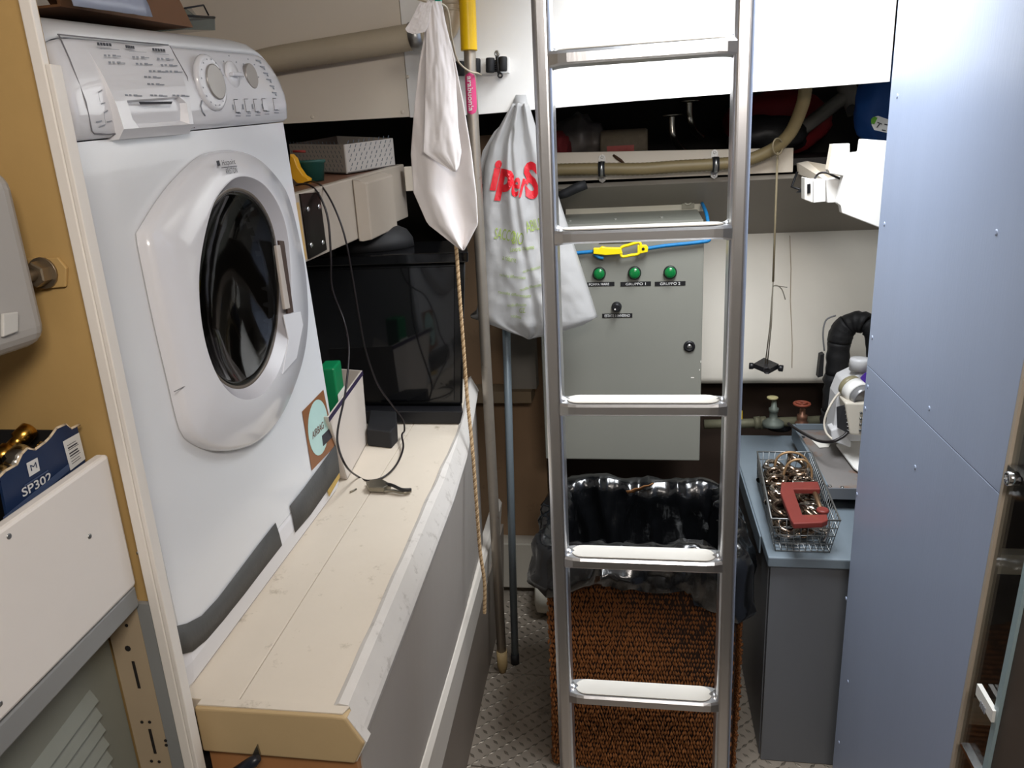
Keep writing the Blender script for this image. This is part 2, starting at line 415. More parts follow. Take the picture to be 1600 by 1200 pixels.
# grey plastic tank above
tk = thing('wall_tank', (-0.8, 0.55, 1.37), 'large grey rounded plastic tank hung on the ochre bulkhead, far left', 'tank')
tm = mat('tank_grey', 'A3A09C', 0.42, var=0.04)
obj('shell', MB().box(-1.1, -0.621, 0.25, 0.716, 1.378, 1.56), tm, tk, bevel=.022, seg=5)
p = AX(0, 490, -0.6205); q = AX(24, 487, -0.6205); r_ = AX(24, 518, -0.6205); s_ = AX(0, 527, -0.6205)
obj('badge', MB().prism([p, q, r_, s_], (0.004, 0, 0)), mat('badge_grey', 'BDBBB6', 0.4), tk, bevel=.0012)
obj('mount_bracket', MB().box(-0.74, -0.68, 0.7165, 0.7422, 1.50, 1.55), ochre, tk)

# carton in the trough
bx = thing('parts_carton', (-0.70, 0.66, 1.075), 'open dark blue cardboard carton lettered SP302 full of chrome fittings', 'carton')
blue = mat('carton_blue', '1B2C4C', 0.35, var=0.08, scale=10)
tan = mat('torn_card', 'C9B79C', 0.8, var=0.1)
inner = mat('carton_inside', '0E0C0C', 0.8)
X0, X1, Y0, Y1 = -0.78, -0.628, 0.597, 0.7385 - .012
ZB = 1.0755
top = [(0, 747), (10, 737), (28, 727), (36, 710), (44, 702), (56, 704), (72, 692), (80, 684), (90, 670), (104, 664), (112, 671), (126, 664)]
tp = [AX(px, py, X1) for px, py in top]
front = MB()
poly = [V((X1, Y0, ZB))] + [V((X1, max(Y0, min(Y1, p.y)), p.z)) for p in tp] + [V((X1, Y1, 1.272)), V((X1, Y1, ZB))]
front.prism(poly, (-.003, 0, 0))
obj('front_panel', front, blue, bx)
edge = MB()
for p0, p1 in zip(tp[:-1], tp[1:]):
    edge.tube([p0 + V((-.0015, 0, .0004)), p1 + V((-.0015, 0, .0004))], .0017, 5)
obj('torn_edge', edge, tan, bx)
obj('side_panel', MB().box(X0, X1 - .003, Y1, Y1 + .003, ZB, 1.272), inner, bx)
obj('back_panel', MB().box(X0 - .003, X0, Y0, Y1 + .003, ZB, 1.295), inner, bx)
obj('side_panel', MB().box(X0, X1 - .003, Y0 - .003, Y0, ZB, 1.262), inner, bx)
obj('bottom_panel', MB().box(X0, X1 - .003, Y0, Y1, ZB, ZB + .003), inner, bx)
fx = lambda px, py, d=.0006: AX(px, py, X1 + d)
fr = MATS['carton_blue']
dY = V((0, 1, 0)); dZ = V((0, 0, 1))
bl2 = mat('carton_band', '42506E', 0.4)
obj('print_band', MB().prism([fx(5, 808), fx(108, 724), fx(108, 735), fx(5, 822)], (.0003, 0, 0)), bl2, bx)
lb = mat('paper_label', 'D2D2D0', 0.5)
obj('barcode_label', MB().prism([fx(98, 690), fx(123, 676), fx(133, 717), fx(110, 735)], (.0004, 0, 0)), lb, bx)
for k, t in enumerate((.2, .28, .36, .47, .56, .66, .76, .84)):
    a_ = fx(98, 690, .0011).lerp(fx(110, 735, .0011), t); b_ = fx(123, 676, .0011).lerp(fx(133, 717, .0011), t)
    u = a_.lerp(b_, .18); v = a_.lerp(b_, .72 + .05 * (k % 3))
    obj('bar', MB().obox(u, v - u, (.0002, 0, 0), (0, 0, -.0006 - .0009 * (k in (1, 3, 4)))), dark_print, bx)
mk = [fx(41, 724), fx(58, 715), fx(62, 735), fx(46, 745)]
obj('emblem', MB().prism(mk, (.0004, 0, 0)), lb, bx, label='silver square emblem with a dark letter')
cen = sum(mk, V((0, 0, 0))) / 4 + V((.0008, 0, .0006))
obj('emblem_letter', text_mb('M', plane_fn(cen, (0, 1, .05), (0, 0, 1)), width=.0085, height=.0065, bold=.0), blue, bx)
cen = fx(58, 756.5, .0008)
obj('lettering', text_mb('SP302', plane_fn(cen, (0, 1, .03), (0, 0, 1)), width=.042, height=.0095, bold=.015), lb, bx)
a_ = fx(38, 758, .0008); b_ = fx(75, 734, .0008)
obj('print_line', MB().obox(a_, b_ - a_, (.0002, 0, 0), (0, 0, -.0016)), bl2, bx)
def fitting(loc, ax, r, L, m, label):
    q = MB(); loc = V(loc); ax = V(ax).normalized()
    q.lathe(loc, ax, [(r * .6, 0), (r, .002), (r, L * .35), (r * .72, L * .38), (r * .72, L * .6), (r * 1.05, L * .64), (r * 1.05, L * .95), (r * .7, L)], 14)
    o = obj('pipe_fitting', q, m, None); prop(o, label, 'fitting', 'fittings in the blue carton')
fm = mat('fitting_chrome', 'D0CEC8', 0.12, 1.0, var=.05)
br = mat('fitting_brass', 'B4873C', 0.25, 1.0, var=.1)
fitting(AX(8, 732, -0.66) - V((0, .02, .012)), (0, .9, .3), .014, .055, fm, 'bright chrome pipe fitting at the near corner of the blue carton')
fitting(AX(58, 708, -0.655) - V((0, .012, .012)), (0.1, .7, .5), .008, .03, fm, 'chrome pipe fitting showing through the torn edge of the blue carton')
fitting(AX(-4, 720, -0.69), (.2, .8, .4), .010, .05, br, 'brass yellow pipe fitting behind the chrome ones in the blue carton')
fitting(AX(30, 718, -0.70), (.5, .8, .2), .014, .05, mat('fitting_dark', '55504A', .3, .9), 'dull grey pipe fitting lying deep inside the blue carton')
# ------------------------------------------------------------------ bench
SL = 0.064
def zb(y): return 0.864 + SL * (y - 0.785)
def bslab(x0, x1, x0b, x1b, y0, y1, t, dz=0.0):
    q = MB()
    pts = [V((x0, y0, zb(y0) + dz)), V((x1, y0, zb(y0) + dz)), V((x1b, y1, zb(y1) + dz)), V((x0b, y1, zb(y1) + dz))]
    return q.prism(pts, (0, 0, -t))
bn = thing('bench', (-0.75, 1.4, 0.0), 'long cream topped bench with a white rounded edge carrying the washing machine', 'bench')
obj('top_board', bslab(-1.36, -0.5335, -1.36, -0.5545, 0.786, 2.02, .022), bench_top_m, bn, bevel=.0012)
# edge trim : six sided rounded section, worn
def tab(T, y):
    for (y0, a), (y1, b) in zip(T[:-1], T[1:]):
        if y <= y1: return a + (b - a) * (y - y0) / (y1 - y0)
    return T[-1][1]
XO = [(.7, -.352), (.80, -.358), (1.05, -.366), (1.40, -.379), (1.60, -.394), (2.05, -.455)]
XI = [(.7, -.396), (.79, -.398), (1.05, -.407), (1.34, -.419), (1.62, -.426), (1.76, -.438), (2.05, -.482)]
def section(y, xi, xo, nse=0.0):
    z = zb(y)
    return [V((xi, y, z - .02)), V((xi, y, z + .003 + nse)), V((xi + .008, y, z + .008 + nse * .5)), V((xo - .020, y, z + .006)),
            V((xo - .003, y, z - .026)), V((xo, y, z - .034)), V((xo - .004, y, z - .050)), V((xi + .01, y, z - .050))]
rings = []
for k in range(53):
    y = 0.786 + k / 52 * 1.235
    rings.append(section(y, tab(XI, y) + .003 * nz((y * 9, 1, 0)), tab(XO, y), .003 * nz((y * 14, 5, 2))))
obj('edge_trim', MB().loft(rings, smooth=False), bench_trim_m, bn, bevel=.003)
ptb = [V((-.5315, .786, zb(.786))), V((tab(XI, .786) - .0005, .786, zb(.786)))]
for y in (.79, 1.05, 1.34, 1.62, 1.76, 2.02): ptb.append(V((tab(XI, y) - .0005, y, zb(y))))
ptb.append(V((-.5525, 2.02, zb(2.02))))
obj('top_board', MB().prism(ptb, (0, 0, -.022)), bench_top_m, bn)
yc = .766
z0 = zb(yc)
ec = [V((-0.586, yc, z0 + .004)), V((-0.392, yc, z0 + .006)), V((-0.374, yc, z0 + .005)), V((-0.352, yc, z0 - .034)), V((-0.369, yc, z0 - .068)), V((-0.586, yc, z0 - .068))]
obj('end_cap', MB().prism(ec, (0, .0195, 0)), mat('end_cap_paint', 'BCA47C', 0.5, var=.08, scale=12, spots='A07C48', spot_scale=25, spot_cut=.7), bn, bevel=.004, seg=3)
obj('end_cap_top', MB().prism([V((-0.582, yc + .004, z0 + .0062)), V((-0.379, yc + .004, z0 + .0078)), V((-0.374, yc + .018, z0 + .0078)), V((-0.582, yc + .018, z0 + .0062))], (0, 0, -.002)), bench_top_m, bn)
obj('end_cap_side', MB().prism([V((-0.3725, yc + .003, z0 + .003)), V((-0.3505, yc + .003, z0 - .034)), V((-0.3675, yc + .003, z0 - .066)), V((-0.375, yc + .003, z0 - .06))], (0, .016, 0)), bench_trim_m, bn)
obj('end_panel', MB().box(-0.584, -0.372, yc + .012, yc + .032, 0.0, z0 - .068), wood_m, bn)
# side panel hangs from the trim, slanting in towards the floor
rings = []
for k in range(26):
    y = .79 + k * .0492; xo = tab(XO, y) - .010; z = zb(y) - .049
    xl = -.372 - .062 * (y - .79)
    rings.append([V((xo - .012, y, z)), V((xo, y, z)), V((xl - .022, y, .32)), V((xl - .036, y, .32))])
obj('side_panel', MB().loft(rings, smooth=False), bench_side_m, bn)
def rail(y):
    x = -.392 - .062 * (y - 1.09) ; zt = .474 - .05 * (y - 1.1); zl = .318 - .018 * (y - 1.26)
    return [V((x - .05, y, zl)), V((x - .014, y, zl)), V((x - .010, y, zl + .008)), V((x, y, zt - .014)), V((x - .008, y, zt)), V((x - .03, y, zt))]
obj('lower_rail', MB().loft([rail(.80 + .078 * k) for k in range(21)], smooth=False), mat('rail_paint', 'CFC8BE', .5, var=.06, spots='A49A8C', spot_scale=14, spot_cut=.68), bn, bevel=.002)
obj('toe_board', MB().prism([V((-0.408, .80, .32)), V((-0.425, .80, .0)), V((-0.455, .80, .0)), V((-0.445, .80, .32))], (-.06, 1.55, 0)), mat('toe_paint', '7A7066', .55, var=.1), bn)
obj('back_support', MB().box(-1.34, -0.53, 0.80, 2.0, 0.0, .80), dark_steel_paint, bn)

# ------------------------------------------------------------------ washing machine
C00 = V((-.647, .83, 1.584)); C10 = V((-.651, 1.423, 1.622)); C11 = V((-.606, 1.378, .9025)); C01 = V((-.602, .785, .8645))
WW, WH = .595, .70
UA = (C10 - C00) / WW; UB = (C01 - C00) / WH
UN = UA.cross(-UB).normalized()
if UN.x < 0: UN = -UN
UH = V((UN.x, UN.y, 0)).normalized()
def F(a, b, c=0.0):
    if c < -.05: return C00 + UA * a + UB * b + UN * -.05 + UH * (c + .05)
    return C00 + UA * a + UB * b + UN * c
def Wp(px, py, c=0.0):
    P = AP(px, py, C00 + UN * c, UN) - (C00 + UN * c)
    aa = UA.dot(UA); bb = UB.dot(UB); ab = UA.dot(UB); pa = P.dot(UA); pb = P.dot(UB)
    D = aa * bb - ab * ab
    return ((pa * bb - pb * ab) / D, (pb * aa - pa * ab) / D)
def FP(px, py, c=0.0): a, b = Wp(px, py, c); return F(a, b, c)
PB = (Wp(447, 824)[1] + Wp(276, 1003)[1]) / 2
print('PLINTH', Wp(447, 824), Wp(276, 1003))
wm = thing('washing_machine', F(.3, .70, -.26), 'white front-loading washing machine with a round dark glass door on the bench', 'washing machine')
# body with a door hole
ha, hb = Wp(378, 455)
HR, HRB = .165, .185
q = MB(); NS = 48
def rectpt(th, x0, x1, y0, y1, cx, cy):
    c, s = math.cos(th), math.sin(th); t = 9e9
    if c > 1e-9: t = min(t, (x1 - cx) / c)
    if c < -1e-9: t = min(t, (x0 - cx) / c)
    if s > 1e-9: t = min(t, (y1 - cy) / s)
    if s < -1e-9: t = min(t, (y0 - cy) / s)
    return cx + c * t, cy + s * t
angs = sorted([2 * PI * i / NS for i in range(NS)] + [math.atan2(y - hb, x - ha) % (2 * PI) for x in (.008, WW - .008) for y in (.0, PB)])
ring0 = [rectpt(t, .008, WW - .008, .0, PB, ha, hb) for t in angs]
def off(p, d):   # bevelled border
    x, y = p
    return (min(max(x, .008), WW - .008), y)
R_in = [F(ha + HR * math.cos(t), hb + HRB * math.sin(t), 0) for t in angs]
R_back = [F(ha + HR * math.cos(t), hb + HRB * math.sin(t), -.05) for t in angs]
R_f = [F(x, y, 0) for x, y in ring0]
def grow(p):
    x, y = p
    if x <= .0081: x = 0.0
    if x >= WW - .0081: x = WW
    return x, y
R_s = [F(*grow(p), -.008) for p in ring0]
R_b = [F(*grow(p), -.53) for p in ring0]
q.loft([R_back, R_in, R_f, R_s, R_b], caps=False, smooth=False)
q.f.append(tuple(len(q.v) - len(angs) + i for i in range(len(angs)))); q.sm.append(False)
obj('body', q, wash_white, wm)
# plinth
q = MB()
prof = [(PB + .0015, 0), (PB + .008, .001), (.66, .001), (.69, -.004), (.70, -.012), (.70, -.52), (PB + .0015, -.52)]
rings = []
for a, sh in ((0.0, .012), (.006, .003), (.02, 0), (WW - .02, 0), (WW - .006, .003), (WW, .012)):
    rings.append([F(a, b, c - (sh if c > -.1 else 0)) for b, c in prof])
obj('plinth', MB().loft(rings, smooth=False), wash_plast, wm)
# control fascia + top cover: profile (b,c) lofted along the width, shoulders rounded
TOPB = -.148
def hgt(a):
    h = .148
    e = WW - a
    if e < .075: h -= .062 * (1 - math.sqrt(max(0, 1 - ((.075 - e) / .075) ** 2)))
    if a < .05: h -= .02 * (1 - math.sqrt(max(0, 1 - ((.05 - a) / .05) ** 2)))
    return h
avals = [0, .003, .008, .016, .03, .05] + [.05 + .47 * i / 12 for i in range(1, 13)] + [.535, .55, .562, .572, .58, .586, .591, .594, .595]
def prof_f(a):
    h = hgt(a); ed = min(1.0, min(a, WW - a) / .012); ro = (1 - math.sqrt(max(0, 1 - (1 - ed) ** 2))) * .012
    return h, ro
fas = []; topc = []
for a in avals:
    h, ro = prof_f(a)
    k = h / .148
    P = [(-.0015, -.05), (-.0015, .002 - ro), (-.006, .010 - ro), (-.03, .013 - ro), (-.06, .012 - ro), (-.09, .006 - ro), (-.108, -.001 - ro), (-.112, -.004 - ro), (-.112, -.05)]
    fas.append([F(a, b * (k if b < -.05 else 1), c) for b, c in P])
    Q = [(-.1135, -.05), (-.1135, -.0045 - ro), (-.122, -.010 - ro), (-.132, -.022 - ro), (-.140, -.042), (-.146, -.075), (-.148, -.12), (-.148, -.52), (-.1135, -.52)]
    topc.append([F(a, b * k, c) for b, c in Q])
obj('control_fascia', MB().loft(fas), wash_plast, wm)
obj('top_cover', MB().loft(topc), wash_white, wm)
obj('fascia_backing', MB().obox(F(.01, -.0015, -.5), UA * (WW - .02), UH * .44, -UB * .108), wash_white, wm)
# surface of the fascia at (a,b)
def fc(b):
    K = [(-.0, .002), (-.006, .010), (-.03, .013), (-.06, .012), (-.09, .006), (-.108, -.001), (-.112, -.004)]
    for (b0, c0), (b1, c1) in zip(K[:-1], K[1:]):
        if b1 <= b <= b0: return c0 + (c1 - c0) * (b - b0) / (b1 - b0)
    return 0.0
def G(px, py, d=0.001):
    a, b = Wp(px, py, .01)
    return F(a, b, fc(b) + d)
# detergent drawer : wedge standing proud at its lower edge, with a finger recess
dw = [(.0, .0), (1, .0), (1, 1), (0, 1)]
TL = G(146, 78, .0005); TR = G(275, 70, .0005); 
def out(px, py, c): a, b = Wp(px, py, c); return F(a, b, c)
BL = out(196, 211, .023); BR = out(304, 203, .022)
def quadp(u, v):
    a_ = TL.lerp(TR, u); b_ = BL.lerp(BR, u)
    p = a_.lerp(b_, v)
    return p + UN * (.006 * math.sin(PI * v))
us = [0, .02, .14, .20, .86, .94, 1]; vs = [0, .12, .3, .48, .60, .68, .82, .93, 1]
gr = []
for v in vs:
    row = []
    for u in us:
        p = quadp(u, v)
        if .19 < u < .87 and .65 < v < .85: p = p - UN * .022 + UB * (.0 if v > .7 else -.002)
        if v == 1: p = p - UN * .010 + UB * .004
        row.append(p)
    gr.append(row)
q = MB(); q.sheet(gr, smooth=False)
# side cheeks + underside
lft = [r_[0] for r_ in gr]; rgt = [r_[-1] for r_ in gr]
def drop(p):
    d = (p - C00).dot(UN); return p - UN * (d + .002)
q.sheet([[drop(p) for p in lft], lft], smooth=False); q.sheet([rgt, [drop(p) for p in rgt]], smooth=False)
q.sheet([gr[-1], [drop(p) for p in gr[-1]]], smooth=False)
dw = obj('detergent_drawer', q, wash_plast, wm)
def D(px, py, d=.0012):      # point on the drawer face under a picture point: intersect ray with its mean plane
    n = (TR - TL).cross(BL - TL).normalized()
    if n.x < 0: n = -n
    p = AP(px, py, (TL + TR + BL + BR) / 4 + n * .0052, n)
    return p + n * d
def bar(parent, fn, x0, y0, x1, y1, h, m=grey_print, name='print'):
    a_ = fn(x0, y0); b_ = fn(x1, y1)
    q = MB(); up = (-UB).normalized() * h
    q.prism([a_, b_, b_ + up, a_ + up], UN * .0003)
    return obj(name, q, m, parent)
zx = lambda x: 90 + x / 6.314
zy = lambda y: 30 + y / 6.314
pr = MB()
def pbar(mb, fn, x0, y0, x1, y1, h):
    a_ = fn(x0, y0); b_ = fn(x1, y1); up = (-UB).normalized() * h
    mb.prism([a_, b_, b_ + up, a_ + up], UN * .0003)
hd = MB()
for x0, x1, y in ((385, 530, 262), (665, 755, 287), (930, 1060, 315)):
    s_ = (x1 - x0) / 5
    for k in range(5): pbar(hd, D, zx(x0 + k * s_), zy(y + k * 2), zx(x0 + k * s_ + s_ * .8), zy(y + k * 2 + 2), .0035)
obj('print_headings', hd, dark_print, dw)
for x0, x1, y in ((420, 600, 300), (700, 870, 325), (950, 1090, 350)): pbar(pr, D, zx(x0), zy(y), zx(x1), zy(y + 6), .0005)
for x0, y in ((450, 370), (730, 385), (975, 400), (495, 438), (765, 450), (1010, 462), (895, 522), (1060, 525), (850, 580), (880, 650), (660, 760), (910, 762), (1130, 762)):
    for j, (o1, o2) in enumerate(((0, 25), (40, 62), (85, 120), (124, 165))):
        pbar(pr, D, zx(x0 + o1), zy(y + j), zx(x0 + o2), zy(y + j + 1), .0022 if j < 3 else .0012)
obj('print_lines', pr, grey_print, dw)
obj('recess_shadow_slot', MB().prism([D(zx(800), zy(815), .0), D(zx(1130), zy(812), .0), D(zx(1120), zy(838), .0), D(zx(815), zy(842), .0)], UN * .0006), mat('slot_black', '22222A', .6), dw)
# printed frame line left of the drawer
ln = MB()
ln.tube([G(103, 53), G(112, 92), G(130, 160), G(142, 205), G(146, 209), G(170, 210), G(190, 208)], .0009, 5)
ln.tube([G(101, 52), G(180, 60), G(272, 69)], .0009, 5)
ln.tube([G(274, 70), G(292, 120), G(306, 200)], .0007, 5)
obj('seam_line', ln, mat('seam_grey', '77777C', .6), wm)
ic = MB()
for (x0, y0, x1, y1) in ((150, 146, 156, 142), (150, 146, 152, 160), (154, 164, 160, 162), (158, 178, 164, 174), (158, 178, 162, 194), (164, 192, 172, 190), (147, 192, 156, 190), (152, 200, 162, 196)):
    pbar(ic, G, x0, y0, x1, y1, .0012)
obj('print_icons', ic, grey_print, wm)
# programme dial with a flat grey face
def disc_on(px, py, rad, prof, m, name, parent=wm, n=32):
    c = G(px, py, 0)
    return obj(name, MB().lathe(c, UN, [(rad * r_, h) for r_, h in prof], n), m, parent)
ring = disc_on(325, 130, .0405, [(1, 0), (1, .004), (.93, .007), (.86, .0075), (.80, .0065)], wash_plast, 'programme_dial')
dial_face = mat('dial_face', 'A09C98', .3, .4, var=.03)
disc_on(329, 129, .0255, [(1, .006), (1, .009), (.93, .0095)], dial_face, 'dial_face', ring)
tick = MB(); cc = G(325, 130, 0)
for k in range(16):
    t = 2 * PI * k / 16 + .2
    u = (UA.normalized() * math.cos(t) + UB.normalized() * math.sin(t))
    tick.obox(cc + u * .0322 + UN * .0078, u * .002, UN.cross(u) * .002, UN * .0004)
obj('dial_tick', tick, grey_print, ring)
kb = disc_on(363, 117, .021, [(1, 0), (1, .002), (.9, .004), (.4, .005)], wash_plast, 'rotary_knob')
c = G(363, 117, .004)
obj('knob_grip', MB().obox(c - UA * .017 - UB * .003, UA * .034, UB * .006, UN * .008), wash_plast, kb, bevel=.002)
disc_on(392, 119, .020, [(1, -.003), (1, .0035), (.95, .0042)], dial_face, 'rotary_knob')
dots = MB()
for cx, cy, rr_ in ((363, 117, .030), (392, 119, .028)):
    c = G(cx, cy, .0004)
    for k in range(8):
        t = 2 * PI * k / 8
        u = UA.normalized() * math.cos(t) + UB.normalized() * math.sin(t)
        dots.obox(c + u * rr_, UA * .003, UB * .002, UN * .0003)
for k in range(6):
    pbar(dots, G, 406 + k * 3.3, 94 + k * 10.3, 413 + k * 3.3, 95 + k * 10.3, .002)
    pbar(dots, G, 411 + k * 3.3, 98 + k * 10.3, 413 + k * 3.3, 99 + k * 10.3, .003)
for cx, cy in ((370, 182), (386, 182), (401, 181), (415, 179), (430, 177)):
    pbar(dots, G, cx - 3, cy, cx + 4, cy, .0014); pbar(dots, G, cx - 1, cy - 4, cx + 4, cy - 4, .0014)
dots.tube([G(312, 158), G(310, 166), G(313, 175), G(318, 181)], .0011, 5)
for k in range(4): pbar(dots, G, 361 + 15.3 * k, 172 - k * .6, 363 + 15.3 * k, 172 - k * .6, .008)
obj('print_marks', dots, grey_print, wm)
for cx, cy in ((368, 166), (384, 165), (398, 165), (411, 164), (428, 163)):
    c = G(cx, cy, -.001)
    bt_ = obj('push_button', MB().obox(c - UA * .0095 - UB * .010, UA * .019, UB * .020, UN * .0022), wash_plast, wm, bevel=.0007)
    e_ = MB(); o_ = c - UA * .0095 - UB * .010 + UN * .0022
    e_.obox(o_ - UA * .0012, UA * .0012, UB * .020, UN * .0003).obox(o_, UA * .012, UB * .001, UN * .0003).obox(o_ + UB * .019, UA * .012, UB * .001, UN * .0003)
    obj('button_outline', e_, dark_print, bt_)
# door: faceted outer ring, conical inner rim, glass bowl
outp = [(345, 235), (318, 243), (285, 272), (255, 308), (224, 358), (221, 372), (232, 430), (250, 515), (270, 600), (283, 655), (296, 685), (330, 703), (365, 703), (400, 690),
        (432, 655), (455, 605), (470, 555), (476, 500), (472, 430), (462, 375), (445, 310), (430, 282), (400, 250), (372, 237)]
inp = [(368, 277), (350, 288), (330, 315), (316, 360), (307, 410), (305, 455), (310, 510), (322, 560), (341, 600), (366, 622), (392, 623), (415, 606), (434, 572), (446, 525), (450, 470), (449, 420), (444, 365), (432, 325), (412, 294), (390, 279)]
OUT = [Wp(px, py, .008) for px, py in outp]; INN = [Wp(px, py, .026) for px, py in inp]
dca = sum(p[0] for p in INN) / len(INN); dcb = sum(p[1] for p in INN) / len(INN)
def resamp(pts, n):
    S = [(p.x, p.y) for p in spline([V((a, b, 0)) for a, b in pts], 10, loop=True)]
    S = [(math.atan2(b - dcb, a - dca), math.hypot(a - dca, b - dcb)) for a, b in S]
    S.sort(); res = []
    for k in range(n):
        t = -PI + 2 * PI * (k + .5) / n
        best = None
        for i in range(len(S)):
            t0, r0 = S[i - 1]; t1, r1 = S[i]
            if i == 0: t0 -= 2 * PI
            if t0 <= t <= t1: best = r0 + (r1 - r0) * ((t - t0) / max(1e-9, t1 - t0)); break
        if best is None:
            best = S[0][1]
        res.append((dca + best * math.cos(t), dcb + best * math.sin(t)))
    return res
ND = 96
O_ = resamp(OUT, ND); I_ = resamp(INN, ND)
def mixr(t, c): return [F(o[0] + (i[0] - o[0]) * t, o[1] + (i[1] - o[1]) * t, c) for o, i in zip(O_, I_)]
def scl(s, c, da=0.0): return [F(dca + da + (i[0] - dca) * s, dcb + (i[1] - dcb) * s, c) for i in I_]
door = obj('door', MB().loft([mixr(0, .001), mixr(0, .010), mixr(.04, .016), mixr(.10, .020), mixr(.92, .032), mixr(1.0, .032)], caps=False), wash_plast, wm, label='white door ring')
obj('inner_rim', MB().loft([scl(1.0, .032), scl(.992, .031), scl(.915, .017), scl(.905, .016)], caps=False), mat('rim_grey', 'B4B2B6', .25, var=.02), door)
obj('glass_seal', MB().loft([scl(.906, .016), scl(.885, .017), scl(.87, .014)], caps=False), mat('seal_brown', '6E655C', .25, .3), door)
gl = MB(); gl.loft([scl(.88, .015), scl(.84, .010), scl(.66, -.006), scl(.40, -.020), scl(.12, -.026)], caps=False)
gl.f.append(tuple(len(gl.v) - ND + i for i in range(ND))); gl.sm.append(True)
obj('door_glass', gl, clear('smoked_glass', 'A8A8A8', .02, .06), door, solid=.003, label='smoked glass bowl')
dk = mat('drum_steel', '8A847C', .5, .2, var=.3, scale=5)
def bowl(s, c): return [F(ha + (HR) * s * math.cos(2 * PI * k / 40), hb + HRB * s * math.sin(2 * PI * k / 40), c) for k in range(40)]
dm = MB(); dm.loft([bowl(1.0, -.04), bowl(1.0, -.16), bowl(.95, -.30), bowl(.3, -.34)], caps=False)
dm.f.append(tuple(len(dm.v) - 40 + i for i in range(40))); dm.sm.append(True)
obj('drum', dm, dk, wm)
# door handle : recessed slot with a pale grip bar
hs = [FP(433, 376, .030), FP(441, 377, .030), FP(456, 488, .030), FP(447, 490, .030)]
obj('handle_slot', MB().prism(hs, UN * .0035), mat('handle_shadow', '4A3A34', .4), door)
hg = [FP(427, 384, .034), FP(433, 383, .034), FP(449, 482, .034), FP(441, 484, .034)]
obj('handle', MB().prism(hg, UN * .006), mat('handle_grip', 'BDB4AC', .3), door, bevel=.0015)
obj('handle_pad', MB().prism([FP(441, 492, .031), FP(468, 487, .031), FP(472, 508, .031), FP(462, 560, .031), FP(440, 585, .031), FP(449, 530, .031)], UN * .0025), wash_plast, door, bevel=.001)
obj('door_seam', MB().tube([FP(272, 612, .0175), FP(290, 603, .020), FP(312, 600, .024)], .0006, 5), mat('seam_grey', '77777C', .6), door)
# maker's mark on the door ring
def onring(px, py, d=.0005):
    a, b = Wp(px, py, .028); return F(a, b, .0305 + d)
c = onring(353, 254)
def ringfn(px, py, tx, ty):
    o = onring(px, py); x = (onring(px + tx[0] * 10, py + tx[1] * 10) - o).normalized(); y = (onring(px + ty[0] * 10, py + ty[1] * 10) - o).normalized()
    return lambda u, v: o + x * u + y * v + UN * .0008
obj('lettering', text_mb('Hotpoint', ringfn(354, 255, (1, -.12), (-.18, -1)), width=.040, height=.010), dark_print, door)
obj('lettering', text_mb('ARISTON', ringfn(358, 267, (1, -.12), (-.18, -1)), width=.036, height=.0085), dark_print, door)
obj('emblem', MB().prism([onring(335, 252), onring(339, 251), onring(341, 259), onring(337, 260)], UN * .0006), dark_print, door)
obj('print_rule', MB().prism([onring(343, 262), onring(367, 259.3), onring(367, 260.5), onring(343, 263.2)], UN * .0006), dark_print, door)
# grey cloth tape over the plinth joint
tape = mat('grey_tape', '4E4E4D', .6, var=.08, scale=30, bump=.2, bscale=120)
def strip(top, bot, name='tape_strip'):
    tp_ = [FP(px, py, .0016) for px, py in top]; bt_ = [FP(px, py, .0022) for px, py in bot]
    q = MB(); q.sheet([[p + UN * .0005 for p in tp_], [a_.lerp(b_, .5) + UN * .0013 for a_, b_ in zip(tp_, bt_)], [p + UN * .0005 for p in bt_]])
    return obj(name, q, tape, wm, solid=.001)
strip([(272, 979), (292, 974), (315, 962), (340, 935), (372, 893), (402, 853), (430, 817)], [(277, 1024), (300, 1018), (322, 1000), (347, 971), (380, 930), (412, 888), (440, 852)])
strip([(453, 790), (475, 762), (500, 728), (524, 694)], [(461, 832), (485, 804), (510, 768), (530, 738)])
# air-bag sticker
def S(px, py, c=.001): return FP(px, py, c)
stk = obj('sticker', MB().prism([S(472, 643), S(505, 609), S(523, 697), S(487, 735)], UN * .0006), mat('sticker_brown', '8A5A38', .4, var=.1), wm, label='brown and teal sticker')
ov_ = [S(497 + 15.5 * math.cos(t) + 3.0 * math.sin(t), 668 + 43 * math.sin(t) - 8 * math.cos(t), .0018) for t in [2 * PI * k / 28 for k in range(28)]]
obj('sticker_oval', MB().prism(ov_, UN * .0005), mat('sticker_teal', 'B9DAD4', .35, var=.12, scale=10), stk)
o = S(497, 672, .0028); x_ = (S(508, 661, .0028) - o).normalized(); y_ = (S(494.5, 650, .0028) - o).normalized()
obj('lettering', text_mb('AIRBAG', lambda u, v: o + x_ * u + y_ * v, width=.056, height=.014, bold=.01), mat('sticker_print', '6A4438', .5), stk)
obj('sticker_patch', MB().prism([S(503, 681, .0026), S(516, 668, .0026), S(519, 683, .0026), S(505, 697, .0026)], UN * .0004), dark_print, stk)
obj('tape_remnant', MB().prism([S(510, 762), S(529, 735), S(531, 746), S(514, 776)], UN * .0005), mat('yellowed_tape', 'B99A52', .5), wm)
